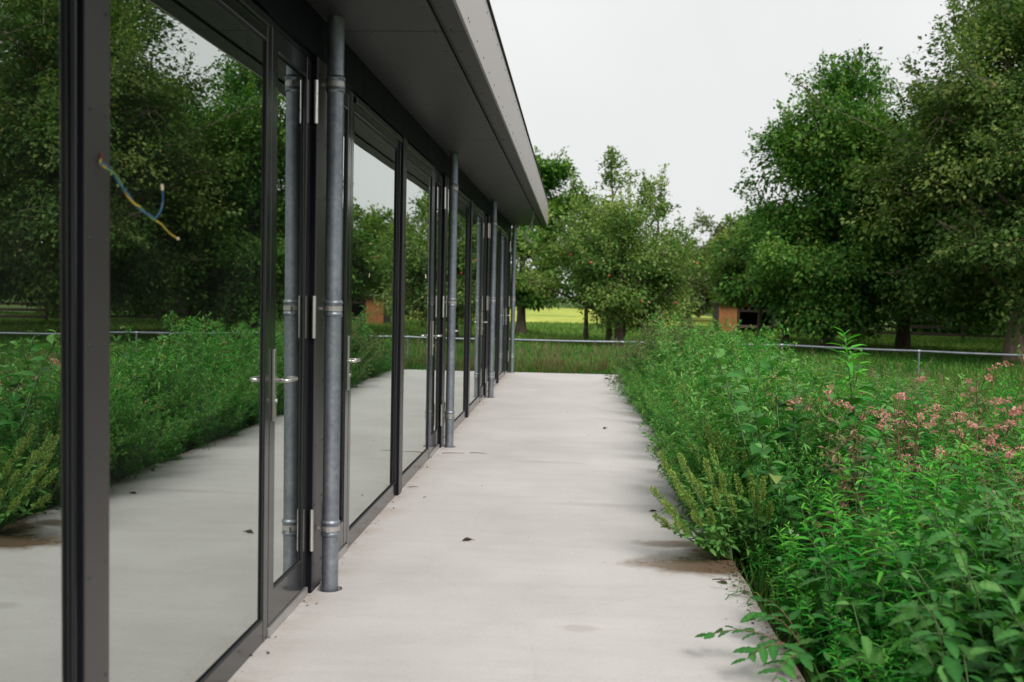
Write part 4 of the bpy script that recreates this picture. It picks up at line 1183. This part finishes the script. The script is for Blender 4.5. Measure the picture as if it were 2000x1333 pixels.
amaranth(0.90, 5.55, 0.0, tipset([(1292, 893, 5.6), (1278, 960, 5.5), (1330, 895, 5.75), (1378, 902, 5.7), (1410, 930, 5.6), (1283, 1010, 5.45), (1320, 1020, 5.3), (1350, 930, 5.9), (1312, 925, 5.45), (1340, 965, 5.4), (1365, 945, 5.45), (1395, 960, 5.4), (1300, 985, 5.35), (1355, 1005, 5.3), (1325, 955, 5.65), (1385, 1000, 5.35)]), 401, 'amaranth plant with olive spikes sprawling over the slab beside the wet stain')
amaranth(1.08, 5.7, ZB, tipset([(1440, 935, 5.7), (1465, 930, 5.75), (1490, 940, 5.8), (1425, 970, 5.5), (1478, 975, 5.6), (1505, 985, 5.6), (1390, 880, 5.9)]), 402, 'upright amaranth plant with olive spikes just behind the slab edge')
amaranth(1.10, 6.5, ZB, tipset([(1380, 830, 6.6), (1400, 850, 6.5), (1350, 870, 6.5), (1430, 860, 6.5), (1455, 880, 6.4)]), 403, 'small amaranth plant among the feathery weeds at the slab edge')

# tall single stalks standing above the bed
STALK = [lance(500 + i, H=1.0, nst=1, spread=0.05, nleaf=70, LL=0.15, WW=0.13) for i in range(2)]
WISP = [feathery(520 + i, 1.0, seedy=0.3, nst=1, spread=0.06) for i in range(2)]
for (px, py, Y, kind, lab) in ((1718, 592, 6.3, 0, 'tall bright green leafy stalk rising above the railing'), (1868, 640, 8.5, 1, 'thin feathery stalk standing above the pink flowers'),
                              (1695, 640, 6.8, 0, 'shorter leafy stalk leaning beside the tallest green stalk'), (1370, 590, 15.5, 1, 'tall feathery stalk rising in front of the shed'),
                              (1502, 590, 12.0, 1, 'thin wispy stalk crossing the railing near the shed'), (1990, 720, 9.0, 1, 'feathery stalk among the tall grass right of the pink flowers')):
    p = atY(px, py, Y)
    place_tree_of(STALK[RNG.randrange(2)] if kind == 0 else WISP[RNG.randrange(2)], 'tall_weed_stalk', lab, 'weed', 'tall stalks', p.x, p.y, ZB, RNG.uniform(0, 6), p.z - ZB)

# dead stalks of last year's growth
DRY = [feathery(540 + i, 1.0, seedy=0.25, nst=2, spread=0.22, mat='w_seed', seedmat='w_seed') for i in range(2)]
for d_ in DRY: d_[0][1].materials[0] = M['stem_dry']
scatter(16, (1.3, 5.5), (4.5, 17.0), 0.10, lambda x, y: x / y < 0.46, putter(DRY, 'dead_stalk', 'dry brown dead weed stalk', 'weed', 'dead stalks', lambda x, y: 0.86, 1.0))

# arching grass blades hanging over the slab edge
for i, (px, py, Y) in enumerate(((1275, 815, 8.85), (1290, 850, 8.2), (1300, 880, 7.6), (1262, 790, 9.6), (1440, 1160, 4.85))):
    g = np.random.default_rng(600 + i); lm = LM(); n = 9
    a = g.uniform(2.3, 4.0, n)
    lm.blade(np.stack([g.normal(0, 0.02, n), g.normal(0, 0.05, n), np.zeros(n)], 1), np.stack([np.cos(a), np.sin(a), g.uniform(0.6, 1.4, n)], 1), np.stack([-np.cos(a) * 0.5, -np.sin(a) * 0.5, np.ones(n)], 1), g.uniform(0.22, 0.36, n), 0.009, g.uniform(0.0, 0.5, n), droop=0.75)
    e = empty('arching_grass', (0.93, Y, 0.0 if i != 4 else -0.02)); tag(e, 'arching grass blades hanging over the slab edge', 'grass', 'arching grass')
    o = lm.build('blades', M['w_grass'], e); o['kind'] = 'stuff'
# white-flowered daisy
e = empty('white_daisy', (1.22, 5.05, ZB)); tag(e, 'small weed with a round white flower head near the slab edge', 'weed')
st = LM(); g = np.random.default_rng(66); fl = LM()
for k in range(6):
    a = g.uniform(0, 6.28); ln = curve((0, 0, 0), (math.cos(a) * 0.3, math.sin(a) * 0.3, 1), g.uniform(0.28, 0.44), (0, 0, 0), 5, g, 0.02)
    st.tubes(ln, [0.003, 0.003, 0.002, 0.002, 0.0015], 4)
    m = 60 if k < 2 else 14; of = unit(g.normal(0, 1, (m, 3)) + np.array([0, 0, 0.3])); L = g.uniform(0.008, 0.014, m)
    fl.quad(ln[-1] + of * 0.004, of, unit(g.normal(0, 1, (m, 3))), L, L * 0.4, g.uniform(0, 1, m))
    n = 14; q, d = along(ln, g.uniform(0.1, 0.8, n)); st.blade(q, unit(g.normal(0, 1, (n, 3)) + np.array([0, 0, 0.4])), unit(g.normal(0, 1, (n, 3))), g.uniform(0.03, 0.06, n), 0.008, 0.5)
st.build('stems', M['w_lance'], e)['kind'] = 'stuff'; fl.build('flower_heads', M['w_white'], e)['kind'] = 'stuff'

# ------------------------------------------------------------------ ground cover (uncountable)
def turf(name, n, xr, yr, hr, wr, mat, seed, cond=None, z=GZ):
    g = np.random.default_rng(seed)
    x = g.uniform(*xr, n); y = g.uniform(*yr, n)
    k = np.ones(n, bool) if cond is None else cond(x, y)
    x, y = x[k], y[k]; n = len(x)
    a = g.uniform(0, 6.28, n); tl = g.uniform(0.1, 0.9, n)
    patch = 0.5 + 0.22 * np.sin(x * 1.3 + 2) * np.sin(y * 0.9) + 0.15 * np.sin(x * 3.1 + y * 2.3)
    h = g.uniform(*hr, n) * (0.7 + 0.6 * patch); wd = g.uniform(*wr, n)
    P = np.stack([x, y, np.full(n, z)], 1); D = unit(np.stack([np.cos(a) * tl, np.sin(a) * tl, np.ones(n)], 1))
    lm = LM(); lm.quad(P, D, np.stack([np.cos(a + 1.57), np.sin(a + 1.57), np.zeros(n)], 1) * 0 + np.stack([np.cos(a), np.sin(a), np.zeros(n)], 1), h, wd, np.clip(patch + g.normal(0, 0.2, n), 0, 1), fold=0.0, droop=0.15)
    o = lm.build(name, M[mat]); return tag(o, {'bed_grass': 'low green grass and seedlings filling the weed bed', 'meadow_grass': 'rough meadow grass along the railing', 'orchard_grass': 'green orchard grass under the trees'}[name], 'grass', kind='stuff')
turf('bed_grass', 55000, (0.91, 9.3), (1.2, 20.4), (0.06, 0.22), (0.006, 0.016), 'w_grass', 700, lambda x, y: x < 0.5 * y + 1.5, GZ + 0.07)
turf('meadow_grass', 70000, (-4, 18), (18.98, 30), (0.10, 0.34), (0.010, 0.024), 'w_grass', 701, lambda x, y: ((x > 0.92) | (y > 19.0)) & ((x > 9.5) | (y > 20.4) | (x < 0.9)))
turf('orchard_grass', 80000, (-8, 40), (30, 58), (0.10, 0.28), (0.02, 0.05), 'w_lawn', 702)

# ================================================================== LOOSE THINGS
def polywire(parent, name, pts, r, mat, n=8):
    # Catmull-Rom through pts
    P = [Vector(p) for p in pts]; P = [P[0] * 2 - P[1]] + P + [P[-1] * 2 - P[-2]]
    outp = []
    for i in range(1, len(P) - 2):
        for t in (0, 0.2, 0.4, 0.6, 0.8):
            a, b2, c, d = P[i - 1:i + 3]
            outp.append(0.5 * ((2 * b2) + (c - a) * t + (2 * a - 5 * b2 + 4 * c - d) * t * t + (3 * b2 - a - 3 * c + d) * t ** 3))
    outp.append(P[-2])
    o = MB().tube(outp, r, n).build(name, M[mat], parent); o.data.shade_smooth()
    return outp
p0 = atX(195, 312, XP)
wi = empty('loose_cable', p0); tag(wi, 'loose blue and yellow-green wires poking out of the near cover plate', 'cable')
def wl(px, py, X): return atX(px, py, X) - p0
def along_img(px, py, out):       # the wire hangs along the pane, standing off it a little
    return atX(px, py, XP + out) - p0
K = [(197, 318, 0.012), (222, 338, 0.030), (243, 372, 0.040), (262, 398, 0.048), (283, 415, 0.055), (303, 430, 0.060), (322, 447, 0.066), (345, 464, 0.070)]
kp = [Vector((0, 0, 0))] + [along_img(*k) for k in K]
# two twisted cores
def twist(ph, r=0.0026):
    out_ = []
    m = len(kp)
    for i in range((m - 1) * 6 + 1):
        t = i / 6; k = min(int(t), m - 2); p = kp[k].lerp(kp[k + 1], t - k)
        a = i * 0.50 + ph
        out_.append(p + Vector((math.cos(a) * r, 0.5 * math.sin(a) * r, math.sin(a) * r)))
    return out_
tw = twist(0)
for a, b2, mt in ((0, 9, 'wire_yellow'), (9, 18, 'wire_green'), (18, 27, 'wire_yellow'), (27, 36, 'wire_green'), (36, 49, 'wire_yellow')):
    o = MB().tube(tw[a:b2 + 1], 0.0024, 8).build('core', M[mt], wi); o.data.shade_smooth()
tb = twist(math.pi)[:37]
o = MB().tube(tb, 0.0024, 8).build('core', M['wire_blue'], wi); o.data.shade_smooth()
bb = [tb[-1], along_img(312, 415, 0.062), along_img(318, 395, 0.064), along_img(317, 372, 0.066)]
polywire(wi, 'core', bb, 0.0024, 'wire_blue')
a_ = bb[-1]; o = MB().tube([a_, a_ + Vector((-0.0015, 0, 0.016))], 0.0042, 10).build('terminal', M['cream'], wi)
a_ = tw[-1]; o = MB().tube([a_, a_ + Vector((0.006, 0.002, -0.004))], 0.0038, 10).build('terminal', M['cream'], wi)
polywire(wi, 'core', [(0, 0, 0.0), (0.004, 0, 0.006), (0.003, 0, 0.016)], 0.0028, 'wire_red')

q0 = Vector((XP, MULL_Y[2], 1.78)); w2 = empty('loose_cable', q0); tag(w2, 'thin dark wire with pale tip curling out of the second cover plate', 'cable')
polywire(w2, 'core', [(0, 0, 0), (0.05, -0.03, 0.02), (0.11, -0.05, -0.03), (0.15, -0.06, -0.13), (0.165, -0.06, -0.20)], 0.0026, 'wire_black')
MB().tube([(0.165, -0.06, -0.20), (0.168, -0.06, -0.228)], 0.005, 8).build('terminal', M['cream'], w2)
q1 = Vector((-0.676, 15.4, SOFF + 0.02)); w3 = empty('loose_cable', q1); tag(w3, 'two thin pale wires dangling from the slot under the roof edge', 'cable')
polywire(w3, 'core', [(0, 0, 0), (0.0, 0, -0.12), (-0.06, -0.05, -0.25), (-0.12, -0.1, -0.36), (-0.06, -0.1, -0.47), (0.01, -0.1, -0.50)], 0.0030, 'wire_grey')
polywire(w3, 'core', [(0, 0.02, 0), (-0.03, 0.02, -0.15), (-0.03, -0.02, -0.27), (-0.13, -0.1, -0.36), (-0.09, -0.1, -0.46), (-0.02, -0.1, -0.52)], 0.0030, 'wire_grey')

# dead leaves and twigs on the slab
def dead_leaf(px, py, s, rz, lab):
    p = atZ(px, py, 0.0)
    mb = MB(); n = 7; rr2 = random.Random(int(px))
    for i in range(n):
        t = i / (n - 1); wv = 0.5 * math.sin(math.pi * (0.05 + 0.9 * t)) * 0.62
        for j, u in enumerate((-1, 0, 1)):
            mb.v.append(((t - 0.5) * s, u * wv * s, s * (0.03 + 0.22 * abs(u) * math.sin(math.pi * t) + 0.25 * (t - 0.4) ** 2 + rr2.uniform(0, 0.05))))
    for i in range(n - 1):
        for j in range(2):
            a = i * 3 + j; mb.f.append((a, a + 3, a + 4, a + 1))
    me = mb.mesh('blade', M['dead'], True)
    e = empty('dead_leaf', (p.x, p.y, 0.0)); e.rotation_euler = (0, 0, rz); tag(e, lab, 'leaf', 'dead leaves on the slab')
    link(bpy.data.objects.new('blade', me), e)
    MB().tube([(0.5 * s, 0, s * 0.1), (0.75 * s, 0.05 * s, s * 0.04)], 0.0015, 5).build('stalk', M['dead'], e)
dead_leaf(913, 1057, 0.062, 0.4, 'curled dark dead leaf lying alone in the middle of the slab')
for (px, py, s, rz) in ((1182, 838, 0.07, 1.1), (1455, 1158, 0.04, 0.9), (1412, 1140, 0.05, 2.4), (1185, 741, 0.10, 0.3), (1275, 1000, 0.05, 0.1)):
    dead_leaf(px, py, s, rz, 'small dead leaf lying on the pale concrete slab')
def twig(px, py, L, rz, lab):
    p = atZ(px, py, 0.0); rr2 = random.Random(int(px * 3))
    mb = MB(); pts = [(L * (t - 0.5), rr2.uniform(-0.06, 0.06) * L, 0.003 + 0.02 * L * math.sin(3.14 * t)) for t in (0, 0.25, 0.5, 0.75, 1)]
    mb.tube(pts, [0.0028, 0.0026, 0.0022, 0.0018, 0.001], 5)
    o = mb.build('twig', M['dead']); o.location = (p.x, p.y, 0); o.rotation_euler = (0, 0, rz)
    tag(o, lab, 'twig', 'twigs on the slab')
for (px, py, L, rz) in ((808, 952, 0.07, 0.2), (885, 886, 0.20, 0.1), (935, 886, 0.16, -0.1), (830, 972, 0.03, 1.0), (1410, 1133, 0.10, 0.1), (1330, 1010, 0.12, 0.4)):
    twig(px, py, L, rz, 'thin dry twig lying on the pale concrete slab')

# crumbs of soil and leaf litter gathered along both edges of the slab: too many to count
g = np.random.default_rng(808); lm = LM(); n = 1500
side = g.random(n) < 0.85
x = np.where(side, 0.90 - np.abs(g.normal(0, 0.055, n)), -1.245 + np.abs(g.normal(0, 0.03, n)))
y = g.uniform(2.0, 18.5, n)
y = np.where((g.random(n) < 0.35) & side, 5.4 + g.normal(0, 0.5, n), y)
x = np.where(g.random(n) < 0.03, g.uniform(-1.1, 0.8, n), x); x = np.minimum(x, 0.893)
a = g.uniform(0, 6.28, n); L = g.uniform(0.004, 0.020, n)
lm.quad(np.stack([x, y, np.full(n, 0.003)], 1), np.stack([np.cos(a), np.sin(a), g.uniform(0, 0.35, n)], 1), unit(np.array([0, 0, 1.0]) + g.normal(0, 0.4, (n, 3))), L, L * g.uniform(0.2, 0.8, n), g.uniform(0, 1, n))
tag(lm.build('leaf_litter', M['dead']), 'crumbs of soil and leaf litter along the slab edges', 'litter', kind='stuff')
